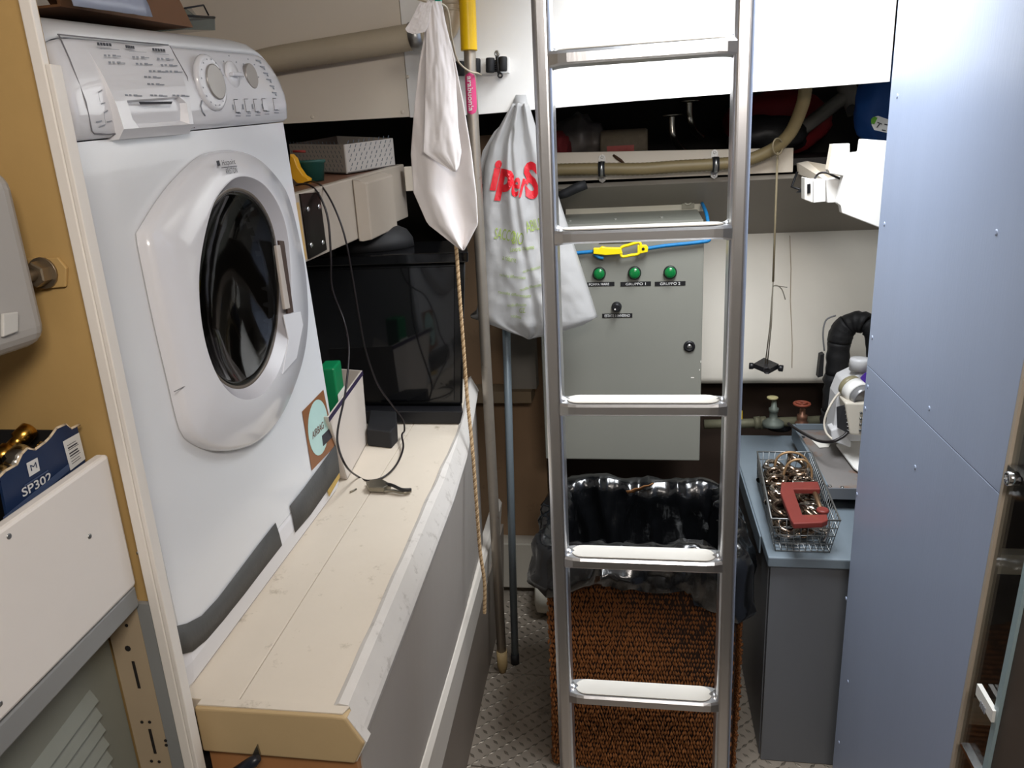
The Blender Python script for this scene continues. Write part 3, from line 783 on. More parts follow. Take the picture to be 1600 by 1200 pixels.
# ------------------------------------------------------------------ on top of the washing machine
tz = F(.3, -.148, -.2).z
cbx = thing('cardboard_box', F(.22, -.149, -.3), 'brown cardboard box on top of the washing machine, its lower edge in view', 'box')
card = mat('brown_card', '6E4B30', .75, var=.1)
q0 = F(-.0, -.1485, -.075); 
def TOPP(px, py, a_c):   # point at picture position on the vertical plane through the machine top, c behind the front
    return AP(px, py, C00 + UN * a_c, UN)
e0 = TOPP(112, 14, -.07); e1 = TOPP(302, 43, -.07); e2 = TOPP(262, -12, -.07)
obj('front_panel', MB().prism([e0 - V((0, .02, -.0)), e1, e1 + V((0, -.10, .13)), e0 + V((0, -.02, .13))], (-.004, 0, 0)), card, cbx)
obj('side_panel', MB().obox(e1 + V((-.004, 0, 0)), (-.22, -.0, 0), (0, -.10, .13), (0, -.004, 0)), card, cbx)
obj('bottom_panel', MB().prism([e0 + V((-.004, -.02, 0)), e1 + V((-.004, 0, 0)), e1 + V((-.22, 0, 0)), e0 + V((-.22, -.02, 0))], (0, 0, .003)), card, cbx)
pb = MB(); G2 = []
for i in range(9):
    row = []
    for j in range(12):
        t = j / 11; y = e0.y - .07 + .16 * t
        row.append(V((e0.x + .055 - .02 * i / 8 + .006 * nz((i, j * 1.3, 3)), y, F(0, -.1485, -.04).z + (y - .83) * SL + .004 + .11 * i / 8 + .004 * nz((i * 1.1, j, 9)))))
    G2.append(row)
prop(obj('plastic_sheet', pb.sheet(G2), mat('pale_film', 'AEB6CC', .3, trans=.3), solid=.0015), 'crumpled pale blue plastic film in front of the brown box on the washer', 'film')
# clear food tub seen behind the box
p = TOPP(290, 14, -.16); 
tub = thing('clear_tub', TOPP(312, 46, -.16), 'small clear plastic tub with black rim at the right end of the washer top', 'tub')
a_ = TOPP(287, 46, -.16); b_ = TOPP(336, 47, -.16); c_ = TOPP(334, 27, -.16); d_ = TOPP(290, 25, -.16)
clr = clear('clear_tub', 'D4DCDE', .05)
q = MB(); base = [a_, b_, b_ + V((-.09, 0, 0)), a_ + V((-.09, 0, 0))]; rim_ = [d_ + V((0, -.003, 0)), c_ + V((0, .003, 0)), c_ + V((-.09, .003, 0)), d_ + V((-.09, -.003, 0))]
q.loft([base, rim_], caps=False, smooth=False); q.f.append((3, 2, 1, 0)); q.sm.append(False)
obj('bowl', q, clr, tub, solid=.0015)
obj('rim', MB().tube(rim_, .0022, 6, loop=True), black_pl, tub)
u_ = TOPP(318, 9, -.18)
obj('lid', MB().prism([rim_[0] + V((-.03, 0, 0)), rim_[1] + V((-.03, -.006, 0)), u_ + V((-.03, .006, 0)), TOPP(289, 12, -.18)], (-.003, 0, 0)), clr, tub)
obj('lid_rim', MB().tube([TOPP(288, 13, -.17), TOPP(318, 8, -.17), TOPP(326, 24, -.17)], .0016, 6), black_pl, tub)

# ------------------------------------------------------------------ left shelf with white fascia
FN = V((1, -.07, 0)).normalized(); F0 = V((-.657, 1.45, 1.43)); FD = V((.07, 1.0, .066)).normalized()
sh = thing('wall_shelf', (-.9, 1.8, 1.36), 'wall shelf with a thick white fascia behind the washing machine', 'shelf')
fa = lambda px, py, d=0.0: AP(px, py, F0 + FN * d, FN)
fxy = lambda y, d=0.0: -.657 + .07 * (y - 1.45) + d
zt_ = lambda y: 1.492 + .066 * (y - 1.45)
zl_ = lambda y: 1.358 + .060 * (y - 1.45)
ya, yz = 1.435, 2.04
obj('fascia', MB().prism([(fxy(ya), ya, zl_(ya)), (fxy(yz), yz, zl_(yz)), (fxy(yz), yz, zt_(yz)), (fxy(ya), ya, zt_(ya))], -FN * .02), mat('fascia_shaded_paint', 'A2978A', .45, var=.05), sh, bevel=.003)  # white fascia standing in shade; the shade is put into this darker colour
y0_, y1_ = 1.704, 1.88
obj('fascia_block', MB().prism([(fxy(y0_, .001), y0_, 1.368), (fxy(y0_, .012), y0_, 1.368), (fxy(y0_, .030), y0_ + .012, 1.37), (fxy(y0_, .030), y0_ + .012, zt_(y0_) - .012), (fxy(y0_, .012), y0_, zt_(y0_) - .004), (fxy(y0_, .001), y0_, zt_(y0_) - .002)], FD * .165), MATS['fascia_shaded_paint'], sh, bevel=.003)
obj('end_board', MB().box(-.605, -.50, 2.0, 2.02, 1.462, 1.524), cream_panel, sh, bevel=.002)
brn = mat('varnished_shelf', '6A4632', .5, var=.15)
ztop0 = 1.488
obj('shelf_board', MB().prism([(fxy(ya) - .021, ya, zt_(ya) - .004), (fxy(yz) - .021, yz, zt_(yz) - .004), (-1.37, yz, zt_(yz) - .004), (-1.37, ya, zt_(ya) - .004)], (0, 0, -.016)), brn, sh)
plp = [fa(467, 303, .0005), fa(497, 300, .0005), fa(509, 390, .0005), fa(481, 405, .0005)]
mp = obj('mending_plate', MB().prism(plp, FN * .003), mat('black_steel', '26221F', .3, .8, var=.3), sh, label='black steel mending plate with four screws')
for px, py in ((481, 327), (498, 323), (486, 383), (504, 379)):
    obj('screw', MB().lathe(fa(px, py, .0035), FN, [(.006, 0), (.0055, .002), (.003, .003)], 12), chrome, mp)
obj('end_grain', MB().prism([fa(459, 318, .0006), fa(466, 316, .0006), fa(479, 404, .0006), fa(473, 408, .0006)], FN * .0015), ochre, sh)
# printed carton on the shelf
def SHz(y): return zt_(y) - .004
pc = thing('printed_carton', (-.72, 1.95, SHz(1.9)), 'open grey carton with slanting printed dashes on the shelf behind the washer', 'carton')
k0 = AY(537, 226, 1.84); kb_ = SHz(1.84) + .003
kL = AY(450, 214, 2.0); kR = AY(613, 208, 2.00)
bot = lambda p: V((p.x, p.y, SHz(p.y) + .003))
gc = mat('grey_carton', '9A938A', .7, var=.08); gcb = mat('grey_carton_light', 'A8A29C', .7, var=.06)
inn = mat('carton_dark_inside', '3A302A', .8)
kB = kL + (kR - k0)
kL.z = k0.z + .012; kR.z = k0.z + .012; kB.z = k0.z + .03
for nm, a_, b_, m_ in (('side_panel', kL, k0, gc), ('front_panel', k0, kR, gcb), ('side_panel', kR, kB, gc), ('back_panel', kB, kL, inn)):
    n_ = (b_ - a_).cross(V((0, 0, 1))).normalized()
    po = obj(nm, MB().prism([bot(a_), bot(b_), b_, a_], n_ * -.003), m_, pc)
    if nm != 'back_panel' and a_ is not kR:
        ds = MB(); random.seed(5)
        w_ = (b_ - a_).length; h_ = .075; x_ = (b_ - a_).normalized(); z_ = V((0, 0, 1))
        o_ = bot(a_) + n_ * .0005
        for i in range(int(w_ / .018)):
            for j in range(7):
                u = .012 + i * .018 + (j % 2) * .006; v = .006 + j * .0105
                if u > w_ - .012: continue
                s = 1 if a_ is k0 else -1
                ds.obox(o_ + x_ * u + z_ * v, x_ * .004 * s + z_ * .0065, x_ * .0018 * s - z_ * .0006, n_ * .0003)
        obj('printed_dashes', ds, mat('dash_print', '4A5560', .7), po, kind='stuff')
obj('bottom_panel', MB().prism([bot(kL), bot(k0), bot(kR), bot(kB)], (0, 0, .003)), inn, pc)
# green pot, yellow handle, red stick
gp = AY(492, 278, 1.72)
gz = SHz(1.72) + .001
pt = obj('green_pot', MB().lathe((AY(487, 270, 1.72).x, 1.72, gz), (0, 0, 1), [(.026, 0), (.031, .038), (.034, .040), (.034, .046), (.030, .046), (.025, .004)], 24), mat('pot_green', '17463F', .5))
prop(pt, 'dark green plant pot on the shelf beside the printed carton', 'pot')
yh = MB(); ypts = [AY(452, 236, 1.66), AY(459, 243, 1.66), AY(464, 257, 1.66), AY(473, 270, 1.66), AY(481, 275, 1.66), AY(480, 283, 1.66), AY(463, 282, 1.66), AY(452, 270, 1.66)]
mn = min(p.z for p in ypts); 
for p in ypts: p.z += SHz(1.66) + .001 - mn
prop(obj('yellow_handle', yh.prism(ypts, (0, .022, 0)), mat('handle_yellow', 'D49A1C', .4), bevel=.002), 'curved yellow plastic handle on the shelf next to the green pot', 'hanger')
prop(obj('red_stick', MB().tube([V((AY(452, 236, 1.78).x, 1.80, gz + .068)), V((AY(472, 240, 1.78).x, 1.80, gz + .066))], .003, 6), mat('stick_red', '8A2A22', .5)), 'thin red stick resting across the green pot', 'stick')

# hanging cable loop and pliers
wire_m = mat('black_cable', '1A1416', .4)
def cable(name, path, r, m, label, cat, n=6):
    return prop(obj(name, MB().tube(spline(path, 10), r, n), m), label, cat)
yA, yB = 1.58, 1.62
benchpt = AP(576, 751, V((0, .785, .864 + .003)), V((0, -SL, 1)))
cw = [V((AY(462, 288, 1.62).x, 1.62, SHz(1.62) + .003)), AY(480, 288, 1.55), AY(497, 302, 1.52), AY(512, 340, 1.51), AY(517, 400, 1.50), AY(519, 450, 1.50), AY(537, 500, 1.50), AY(545, 545, 1.44), AY(540, 610, 1.38), AY(528, 670, 1.33), AY(529, 700, 1.31),
      AY(542, 730, 1.31), AP(560, 745, V((0, .785, .868)), V((0, -SL, 1))), benchpt, AP(600, 745, V((0, .785, .868)), V((0, -SL, 1))), AP(620, 725, V((0, .785, .872)), V((0, -SL, 1))),
      AP(630, 700, V((0, .785, .876)), V((0, -SL, 1))), AY(628, 680, 1.60), AY(632, 672, 1.62), AY(629, 655, 1.60), AY(612, 632, 1.58), AY(590, 600, 1.56), AY(572, 550, 1.55), AY(562, 500, 1.54), AY(552, 440, 1.53), AY(540, 375, 1.52), AY(525, 330, 1.53), AY(505, 294, 1.56), AY(490, 284, 1.62), V((AY(475, 280, 1.66).x, 1.66, SHz(1.66) + .003))]
wl = cable('hanging_cable', cw, .0022, wire_m, 'thin black cable loop hanging from the shelf down to the bench', 'cable')
pn = V((0, -SL, 1)).normalized()
def BP(px, py, d=0.0): return AP(px, py, V((0, .785, .864 + d)), V((0, -SL, 1)))
pli = thing('locking_pliers', BP(610, 765), 'old locking pliers with black grips lying on the bench', 'pliers')
stl = mat('worn_steel', '8C8678', .35, .9, var=.25, scale=50)
obj('jaw', MB().prism([BP(573, 762, .004), BP(577, 769, .004), BP(600, 770, .004), BP(612, 764, .004), BP(598, 756, .004), BP(580, 757, .004)], pn * .012), stl, pli, bevel=.002)
obj('handle', MB().tube(spline([BP(598, 757, .008), BP(612, 758, .018), BP(628, 765, .014), BP(643, 765, .012)], 5), [.004] * 15 + [.003], 8, flat=.6), black_pl, pli, label='black upper grip')
obj('handle', MB().tube(spline([BP(600, 768, .006), BP(615, 767, .006), BP(630, 770, .006), BP(642, 767, .006)], 5), .0035, 8), stl, pli)
obj('adjusting_screw', MB().cyl(BP(575, 754, .006), BP(580, 759, .008), .004, 10), stl, pli)
prop(obj('metal_pin', MB().cyl(BP(547, 769, .003), BP(557, 764, .003), .0018, 8), stl), 'tiny metal pin lying left of the pliers on the bench', 'pin')
# knife at the bench end
kn = thing('folding_tool', AY(385, 1195, .755), 'folding tool with a black handle leaning by the ochre bench end, cropped by the picture', 'tool')
obj('blade', MB().prism([AY(392, 1185, .7655), AY(403, 1162, .7655), AY(408, 1178, .7655), AY(404, 1190, .7655)], (0, -.003, 0)), stl, kn)
obj('handle', MB().tube([AY(404, 1184, .757), AY(396, 1190, .755), AY(384, 1199, .756), AY(360, 1215, .756)], [.005, .008, .009, .009], 10), mat('tool_black', '20242E', .35), kn)

# ------------------------------------------------------------------ dark appliance at the end of the bench
ap = thing('black_appliance', (-.72, 1.86, zb(1.75)), 'big glossy black appliance standing at the far end of the bench', 'appliance')
def apb(z0, z1, yf_, xr0, xr1, yb2=1.97):
    k_ = yb2 / yf_ * 1.012
    P_ = [(-1.05, yf_, z0), (xr0, yf_, z0), (xr0 * k_, yb2, z0 + .016), (-1.05, yb2, z0 + .016)]
    Q_ = [(-1.05, yf_, z1), (xr1, yf_, z1), (xr1 * k_, yb2, z1), (-1.05, yb2, z1)]
    q = MB(); q.loft([P_, Q_], smooth=False); return q
zB = zb(1.70) + .002
obj('base', apb(zB, zB + .034, 1.70, -.430, -.420), black_pl, ap, bevel=.004)
obj('body', apb(zB + .035, 1.31, 1.735, -.430, -.398), black_gloss, ap, bevel=.006)
obj('top_rail', apb(1.3105, 1.334, 1.722, -.388, -.386), black_gloss, ap, bevel=.003)
obj('front_panel', MB().prism([(-1.04, 1.7345, zB + .05), (-.450, 1.7345, zB + .05), (-.424, 1.7345, 1.30), (-1.04, 1.7345, 1.30)], (0, -.003, 0)), mat('smoked_panel', '0D0E10', .08, coat=.3), ap)
obj('dome', MB().lathe((-.66, 1.87, 1.3345), (0, 0, 1), [(.10, 0), (.098, .02), (.085, .04), (.06, .052), (.03, .057), (.001, .058)], 28), black_rub, ap)
bk = [BP(580, 665, .001), BP(575, 697, .001), BP(612, 701, .001), BP(622, 690, .001), BP(621, 668, .001)]
prop(obj('black_block', MB().prism(bk, (0, 0.004, .040)), black_rub, bevel=.003), 'small matt black block on the bench between white carton and black appliance', 'block')
# white carton behind the washer with a green packet
wc = thing('white_carton', BP(545, 720), 'open white carton with a dark purple rim on the bench behind the washer', 'carton')
wcm = mat('white_carton', 'D2C8BE', .6, var=.05); pur = mat('rim_purple', '2E2444', .6)
nr = BP(537, 757, .001) + V((0, .022, .0014)); fr_ = BP(575, 690, .001)
H_ = .125
dirc = (fr_ - nr); nn_ = dirc.cross(V((0, 0, 1))).normalized()
Ht = AP(513, 652, nr, nn_); Hf = AP(566, 579, fr_, nn_)
hN = AP(500, 668, nr, nn_)
wl_ = V((-.16, .035, .003))
obj('side_panel', MB().prism([nr, fr_, Hf, Ht], -nn_ * .003), wcm, wc)
obj('side_panel', MB().prism([fr_, fr_ + wl_, Hf + wl_, Hf], -dirc.normalized() * .003), wcm, wc)
obj('side_panel', MB().prism([nr, nr + wl_, Ht + wl_, Ht], dirc.normalized() * .003), wcm, wc)
obj('bottom_panel', MB().prism([nr, fr_, fr_ + wl_, nr + wl_], (0, 0, .003)), wcm, wc)
obj('rim_stripe', MB().prism([Ht + nn_ * .0006, Hf + nn_ * .0006, Hf + nn_ * .0006 - V((0, 0, .010)), Ht + nn_ * .0006 - V((0, 0, .010))], nn_ * .0006), pur, wc)
g0 = nr.lerp(fr_, .30) + V((-.055, 0, .004))
gr_ = thing('green_packet', g0, 'green and white packet standing inside the white carton', 'packet')
gm = mat('packet_green', '0E7A4A', .35)
zt = AY(514, 570, g0.y + .03).z
pk = MB(); dn = dirc.normalized()
pk.obox(g0, nn_ * .036, dn * .055, V((0, 0, zt - g0.z)))
obj('pack', pk, gm, gr_, bevel=.004)
obj('white_band', MB().obox(g0 + nn_ * .0365 + V((0, 0, (zt - g0.z) * .55)), nn_ * .0006, dn * .055, V((0, 0, .04))), white_paint, gr_)

# ------------------------------------------------------------------ ribbed hose + elbow on the overhead panel
hp = [V((-1.0, 2.005, 1.792)), AY(430, 93, 2.005), AY(520, 78, 2.005), AY(600, 65, 2.005), AY(665, 54, 2.005)]
hs_ = spline(hp, 40); rad = []
L_ = 0
for i in range(len(hs_)): rad.append(.030 + (.0016 if i % 2 else -.0006))
prop(obj('ribbed_hose', MB().tube(hs_, rad, 18), mat('hose_beige', 'BFB29A', .6, var=.12, scale=14, spots='8C7C64', spot_scale=12, spot_cut=.7)), 'thick beige ribbed hose running along the cream overhead board', 'hose')
wp = thing('elbow_pipe', AY(700, 30, 1.99), 'white plastic drain elbow beside the yellow-gripped pole at the top', 'pipe')
el = mat('elbow_white', 'CDBFA8', .35, var=.03)
ep = spline([AY(706, -40, 1.99), AY(706, 0, 1.99), AY(706, 30, 1.99), AY(700, 48, 1.995), AY(684, 56, 2.0), AY(664, 54, 2.005)], 6)
obj('elbow', MB().tube(ep, .0215, 18), el, wp)
for y0, y1 in ((-2, 8), (14, 18)):
    a_ = AY(706, y1, 1.99); b_ = AY(706, y0, 1.99); obj('collar', MB().lathe(a_, b_ - a_, [(.0225, 0), (.026, .001), (.026, (b_ - a_).length - .001), (.0225, (b_ - a_).length)], 20), el, wp)
a_ = AY(642, 58, 2.005); b_ = AY(662, 54, 2.005)
hc = obj('hose_clamp', MB().lathe(a_, b_ - a_, [(.0325, 0), (.034, .001), (.034, (b_ - a_).length)], 20), screw_m, wp)

# ------------------------------------------------------------------ tea towel, peg and line
YC = 1.665
ln_ = prop(obj('clothes_line', MB().tube(spline([AY(600, -20, YC + .03), AY(645, -4, YC + .015), AY(672, 4, YC), AY(690, 6, YC), AY(700, 18, YC + .05), AY(706, 60, YC + .12), AY(713, 90, YC + .20), AY(722, 103, YC + .25), AY(735, 112, YC + .265), AY(745, 114, YC + .29), AY(752, 117, YC + .36)], 8), .0022, 6), mat('cord_cream', 'CBBFA8', .6)), 'thin cream cord running behind the hanging cloth to the pole rack', 'cord')
pg = thing('clothes_peg', AY(685, 10, YC), 'green plastic clothes peg holding the white cloth', 'peg')
pgm = mat('peg_green', '0F9A7E', .35)
obj('peg_leg', MB().prism([AY(676, -20, YC - .012), AY(684, -20, YC - .012), AY(690, 10, YC - .012), AY(688, 26, YC - .012), AY(682, 20, YC - .012)], (0, .008, 0)), pgm, pg, bevel=.0012)
obj('peg_leg', MB().prism([AY(686, -20, YC + .008), AY(692, -20, YC + .008), AY(688, 12, YC + .008), AY(684, 26, YC + .008), AY(680, 20, YC + .008)], (0, .008, 0)), pgm, pg, bevel=.0012)
cloth_m = mat('white_cotton', 'F0EAE8', .85, var=.03, scale=20, bump=.25, bscale=35, sheen=.2)
def interp(tab, y):
    for (y0, *a), (y1, *b) in zip(tab[:-1], tab[1:]):
        if y0 <= y <= y1:
            t = (y - y0) / (y1 - y0); return [p + (q_ - p) * t for p, q_ in zip(a, b)]
    return list(tab[-1][1:])
cl_ = thing('hanging_cloth', AY(700, 388, YC), 'white cotton cloth hanging in folds from the green peg', 'cloth')
# rear fall of the cloth and front fold, each a rippled double sheet
tabA = [(2, 664, 690), (30, 664, 695), (60, 662, 702), (100, 655, 712), (160, 648, 724), (240, 642, 737), (300, 646, 744), (350, 668, 747), (388, 716, 727), (391, 722, 725)]
rows = 60; cols = 44
def clothsheet(tab, dy, amp, fr, seed, ya, yb):
    Gd = []
    for i in range(rows + 1):
        t = i / rows; y = ya + (yb - ya) * t
        l, r_ = interp(tab, y)
        row = []
        for j in range(cols + 1):
            s = j / cols; px = l + (r_ - l) * s
            ripple = amp * min(1, .15 + t * 1.5) * math.sin(s * fr + seed + 1.2 * math.sin(t * 2 + seed)) + amp * (.35 * nz((s * 4, t * 7, seed)) + .25 * nz((s * 9, t * 14, seed + 4)))
            row.append(AY(px, y, YC + dy + ripple))
        Gd.append(row)
    return MB().sheet(Gd)
obj('rear_fold', clothsheet(tabA, .012, .012, 9, 0.5, 2, 391), cloth_m, cl_, solid=.0012)
tabB = [(2, 667, 689), (60, 666, 704), (120, 665, 716), (200, 664, 728), (240, 661, 731), (262, 688, 712), (269, 708, 711)]
tabB = [(2, 667, 689), (60, 666, 702), (120, 665, 712), (200, 663, 716), (238, 661, 721), (249, 677, 719), (259, 693, 717), (268, 708, 713)]
obj('front_fold', clothsheet(tabB, -.020, .006, 5, 1.5, 2, 268), cloth_m, cl_, solid=.0012)
tabC = [(4, 656, 676), (20, 648, 672), (35, 640, 670), (45, 633, 667), (50, 636, 664), (53, 645, 650)]
obj('corner_flap', clothsheet(tabC, -.030, .0018, 3, 2.5, 4, 53), cloth_m, cl_, solid=.0012)
# twisted rope hanging below the cloth
rp = spline([AY(708, 345, 1.70), AY(713, 390, 1.695), AY(718, 460, 1.68), AY(724, 540, 1.672), AY(730, 620, 1.66), AY(738, 700, 1.62), AY(744, 780, 1.60), AY(750, 860, 1.60), AY(757, 910, 1.60), AY(757, 958, 1.60)], 40)
rope = thing('twisted_rope', rp[-1], 'thin twisted beige rope hanging from the cloth along the bench side', 'rope')
rpm = mat('rope_beige', 'B79C78', .8, var=.15, scale=60)
for ph in (0, 2 * PI / 3, 4 * PI / 3):
    P_ = []
    for i, p in enumerate(rp):
        t = (rp[min(i + 1, len(rp) - 1)] - rp[max(i - 1, 0)]).normalized(); u = t.cross(V((0, 1, 0))).normalized(); w = t.cross(u)
        an = i * 1.15 + ph; P_.append(p + u * math.cos(an) * .0027 + w * math.sin(an) * .0027)
    obj('strand', MB().tube(P_, .0022, 5), rpm if ph else mat('rope_dark', '8E7350', .8), rope)

# ------------------------------------------------------------------ poles and clip rack
pa = AY(728, -60, 1.965); pm = AY(735, 110, 1.972); pe = AY(785, 1040, 1.985)
pe = V((pe.x, pe.y, .001))
pole = thing('broom_pole', pe, 'worn aluminium pole with a yellow ribbed grip clipped to the rack', 'pole')
alu_old = mat('worn_aluminium', 'A79E92', .42, .7, var=.2, scale=14, spots='7A6450', spot_scale=16, spot_cut=.62)
dirp = (pe - pm)
obj('tube', MB().tube([pa, pm, pm.lerp(pe, .33), pm.lerp(pe, .66), pm.lerp(pe, .985)], .0145, 18), alu_old, pole)
obj('end_plug', MB().tube([pm.lerp(pe, .955), pm.lerp(pe, .985), pm.lerp(pe, 1.0)], [.0165, .0165, .010], 14), mat('plug_tan', 'A08A62', .6), pole)
rg = []; rr_ = []
g1 = AY(733, 79, 1.963)
for i in range(90):
    rg.append(pa.lerp(g1, i / 89)); rr_.append(.0205 if i % 2 else .0192)
obj('grip', MB().tube(rg, rr_, 20), mat('grip_yellow', 'F6C60A', .35), pole, label='yellow ribbed plastic grip')
# pink oval label wrapped on the pole
lc = AY(736, 146, 1.949)
q = MB(); gl_ = []; lt = []
axd = (pe - pm).normalized(); 
c0_ = pm.lerp(pe, ((lc - pm).dot(axd)) / (pe - pm).length); hl = .048
side = axd.cross(V((0, -1, 0))).normalized(); frn = side.cross(axd).normalized()
if frn.y > 0: frn = -frn
if side.x < 0: side = -side
for i in range(25):
    t = -1 + 2 * i / 24; w_ = math.sqrt(max(0.001, 1 - abs(t) ** 6)) * 1.05
    gl_.append([c0_ + axd * t * hl + (side * math.sin(w_ * s) + frn * math.cos(w_ * s)) * .0152 for s in [-1 + 2 * j / 10 for j in range(11)]])
lp = obj('label', q.sheet(gl_), mat('label_pink', 'D8447C', .4), pole, label='pink oval label')
def polefn(u, v):
    an = v / .0152
    return c0_ - axd * u + (side * math.sin(an) + frn * math.cos(an)) * .0157
lt_ = text_mb('arabuonia', lambda u, v: polefn(-u, v), width=.080, height=.013, bold=.02)
obj('lettering', lt_, white_paint, lp)
p2t = AY(787, 360, 2.10); p2b = V((AY(805, 1036, 2.03).x, 2.03, .001))
pole2 = thing('grey_pole', p2b, 'straight blue grey metal pole standing behind the pole with the yellow grip', 'pole')
obj('tube', MB().tube([p2t, p2b.lerp(p2t, .02)], .0115, 16), mat('pole_grey', '7C8890', .4, .3, var=.06), pole2)
obj('end_cap', MB().tube([p2b.lerp(p2t, .025), p2b], .0135, 14), black_rub, pole2)
rk = thing('pole_rack', AY(755, 105, 2.03), 'white clip rack with black rubber rollers screwed to the overhead panel', 'rack')
obj('rail', MB().prism([AY(714, 92, 2.045), AY(797, 90, 2.045), AY(797, 115, 2.045), AY(714, 119, 2.045)], (0, -.012, 0)), white_gloss, rk, bevel=.002)
def roller(px, py, w, ribs=False, yy=2.012):
    a_ = AY(px, py - 11.5, yy); b_ = AY(px, py + 11.5, yy); r_ = w / 2 * yy / 1200 * .95
    q = MB(); q.lathe(b_, a_ - b_, [(r_ * .86, 0), (r_, .003), (r_, (a_ - b_).length - .003), (r_ * .86, (a_ - b_).length)], 18)
    return obj('roller', q, black_rub, rk)
roller(719, 107, 15); roller(744, 103, 14); roller(766, 102, 14); roller(786, 100, 13)
q = MB()
for k in range(6):
    p = AY(777, 95 + 3.2 * k, 2.018); q.tube([p + V((-.008, 0, 0)), p + V((.008, 0, 0))], .0022, 6)
obj('spring_coil', q, black_pl, rk)
obj('swing_hook', MB().tube([AY(776, 80, 2.02), AY(777, 90, 2.014), AY(779, 110, 2.012), AY(781, 120, 2.016)], .0045, 8), black_pl, rk)
for px, py in ((777, 84), (782, 118)):
    o_ = AY(px, py, 2.012); obj('eyelet', MB().tube([o_ + V((math.cos(t) * .005, -.004, math.sin(t) * .005)) for t in [2 * PI * k / 14 for k in range(14)]], .0022, 6, loop=True), black_pl if py > 100 else screw_m, rk)
    obj('screw', MB().lathe(o_ + V((0, .0, 0)), (0, -1, 0), [(.0032, 0), (.0032, .004)], 10), screw_m, rk)
# ------------------------------------------------------------------ ladder
lad = thing('ladder', (0.004, 1.2, 0.0), 'polished aluminium ladder with white tread pads standing in the middle under the hatch', 'ladder')
alu = mat('polished_aluminium', 'D8D9DC', 0.28, 0.95, var=0.05, scale=10, stretch=(1, 1, .15), bump=.05, bscale=60)
alu_r = alu
def railx(z, s):      # rails taper a little towards the top
    return (-0.1395 if s < 0 else 0.1435) + (0.0025 * (1.2 - z) * s)
def rrect(cx, cy, w, d, r, n=4):
    P = []
    for k, (sx, sy) in enumerate(((1, 1), (-1, 1), (-1, -1), (1, -1))):
        for i in range(n + 1):
            t = PI / 2 * (k + i / n); P.append((cx + sx * (w / 2 - r) + r * math.cos(t), cy + sy * (d / 2 - r) + r * math.sin(t)))
    return P
def stadium(cx, cy, w, d, n=7):
    P = []
    for i in range(n):
        t = PI * i / (n - 1); P.append((cx + w / 2 * math.cos(t), cy + (d - w) / 2 + w / 2 * math.sin(t)))
    for i in range(n):
        t = PI + PI * i / (n - 1); P.append((cx + w / 2 * math.cos(t), cy - (d - w) / 2 + w / 2 * math.sin(t)))
    return P
for s in (-1, 1):
    rings = []
    for z in (0.0, .5, 1.0, 1.4, 1.8, 2.3):
        rings.append([(x, y, z) for x, y in rrect(railx(z, s), 1.205, .027, .050, .008, 5)])
    obj('side_rail', MB().loft(rings, smooth=False), alu, lad)
pad_m = mat('tread_pad', 'D9D6CE', .7, var=.05, scale=20, spots='9A948A', spot_scale=30, spot_cut=.72)
for z in (1.682, 1.4285, 1.152, 0.872, 0.590, 0.312, 0.04):
    xa, xb = railx(z, -1) + .010, railx(z, 1) - .010
    N_ = 20; rings = []
    for i in range(N_ + 1):
        t = i / N_; x = xa + (xb - xa) * t
        e = min(t, 1 - t) / .085
        fl_ = max(0, 1 - e * .8)
        d = .052 - .012 * fl_ ** 2; h = .019 + .003 * fl_ ** 2
        yc = 1.200
        t_ = z + .001 * fl_
        rings.append([(x, yc - d / 2 + .003, z - h), (x, yc - d / 2, z - h + .003), (x, yc - d / 2, z - .004), (x, yc - d / 2 + .003, t_),
                      (x, yc + d / 2 - .003, t_), (x, yc + d / 2, z - .004), (x, yc + d / 2, z - h + .003), (x, yc + d / 2 - .003, z - h)])
    rg_ = obj('rung', MB().loft(rings, smooth=False), alu, lad)
    P = [(y, x) for x, y in stadium(1.200, (xa + xb) / 2, .040, (xb - xa) - .020, 9)]
    obj('tread_pad', MB().prism([(x, y, z + .0012) for x, y in P], (0, 0, .0014)), pad_m, rg_)
    # weld fillets to the rails
    for x, s in ((xa, 1), (xb, -1)):
        obj('weld_fillet', MB().lathe((x + .0030 * s, 1.2, z - .008), (s, 0, 0), [(.0165, 0), (.0125, .006), (.010, .014)], 16), alu, rg_)

# ------------------------------------------------------------------ plastic carrier bag
YB = 2.035
bag_l = [(162, 800), (180, 790), (200, 779), (225, 766), (260, 757), (330, 752), (400, 750), (470, 748), (487, 744), (495, 746), (505, 765), (516, 795), (522, 815), (526, 826)]
bag_r = [(162, 826), (180, 832), (200, 838), (225, 846), (260, 858), (330, 880), (400, 903), (470, 926), (487, 931), (495, 934), (505, 915), (516, 880), (522, 852), (526, 832)]
def bagedge(tab, y):
    for (y0, a), (y1, b) in zip(tab[:-1], tab[1:]):
        if y0 <= y <= y1: return a + (b - a) * (y - y0) / (y1 - y0)
    return tab[-1][1]
def bagfront(s, t, front=True):
    """depth (m) of the bag skin in front of its middle plane"""
    full = math.sqrt(max(0, 1 - (2 * s - 1) ** 2)) ** .8
    belly = .016 + .050 * min(1, max(0, (t - .05) / .8)) * (1 if t < .93 else max(.1, (1 - t) / .07) ** .5)
    pl = (1 - .75 * t) * .014 * math.sin(s * 15 + 1.2) * min(1, 4 * s) * min(1, 4 * (1 - s))
    fold = -.012 * math.exp(-((s - (.52 - .10 * (1 - t))) / .035) ** 2) * (1 if t > .1 else 0)
    cr = (.006 + .006 * t) * nz((s * 7, t * 5, 1.7)) + .004 * nz((s * 15, t * 22, 7.1)) * (0.3 + t)
    return full * (belly + (pl + fold + cr if front else .3 * cr))
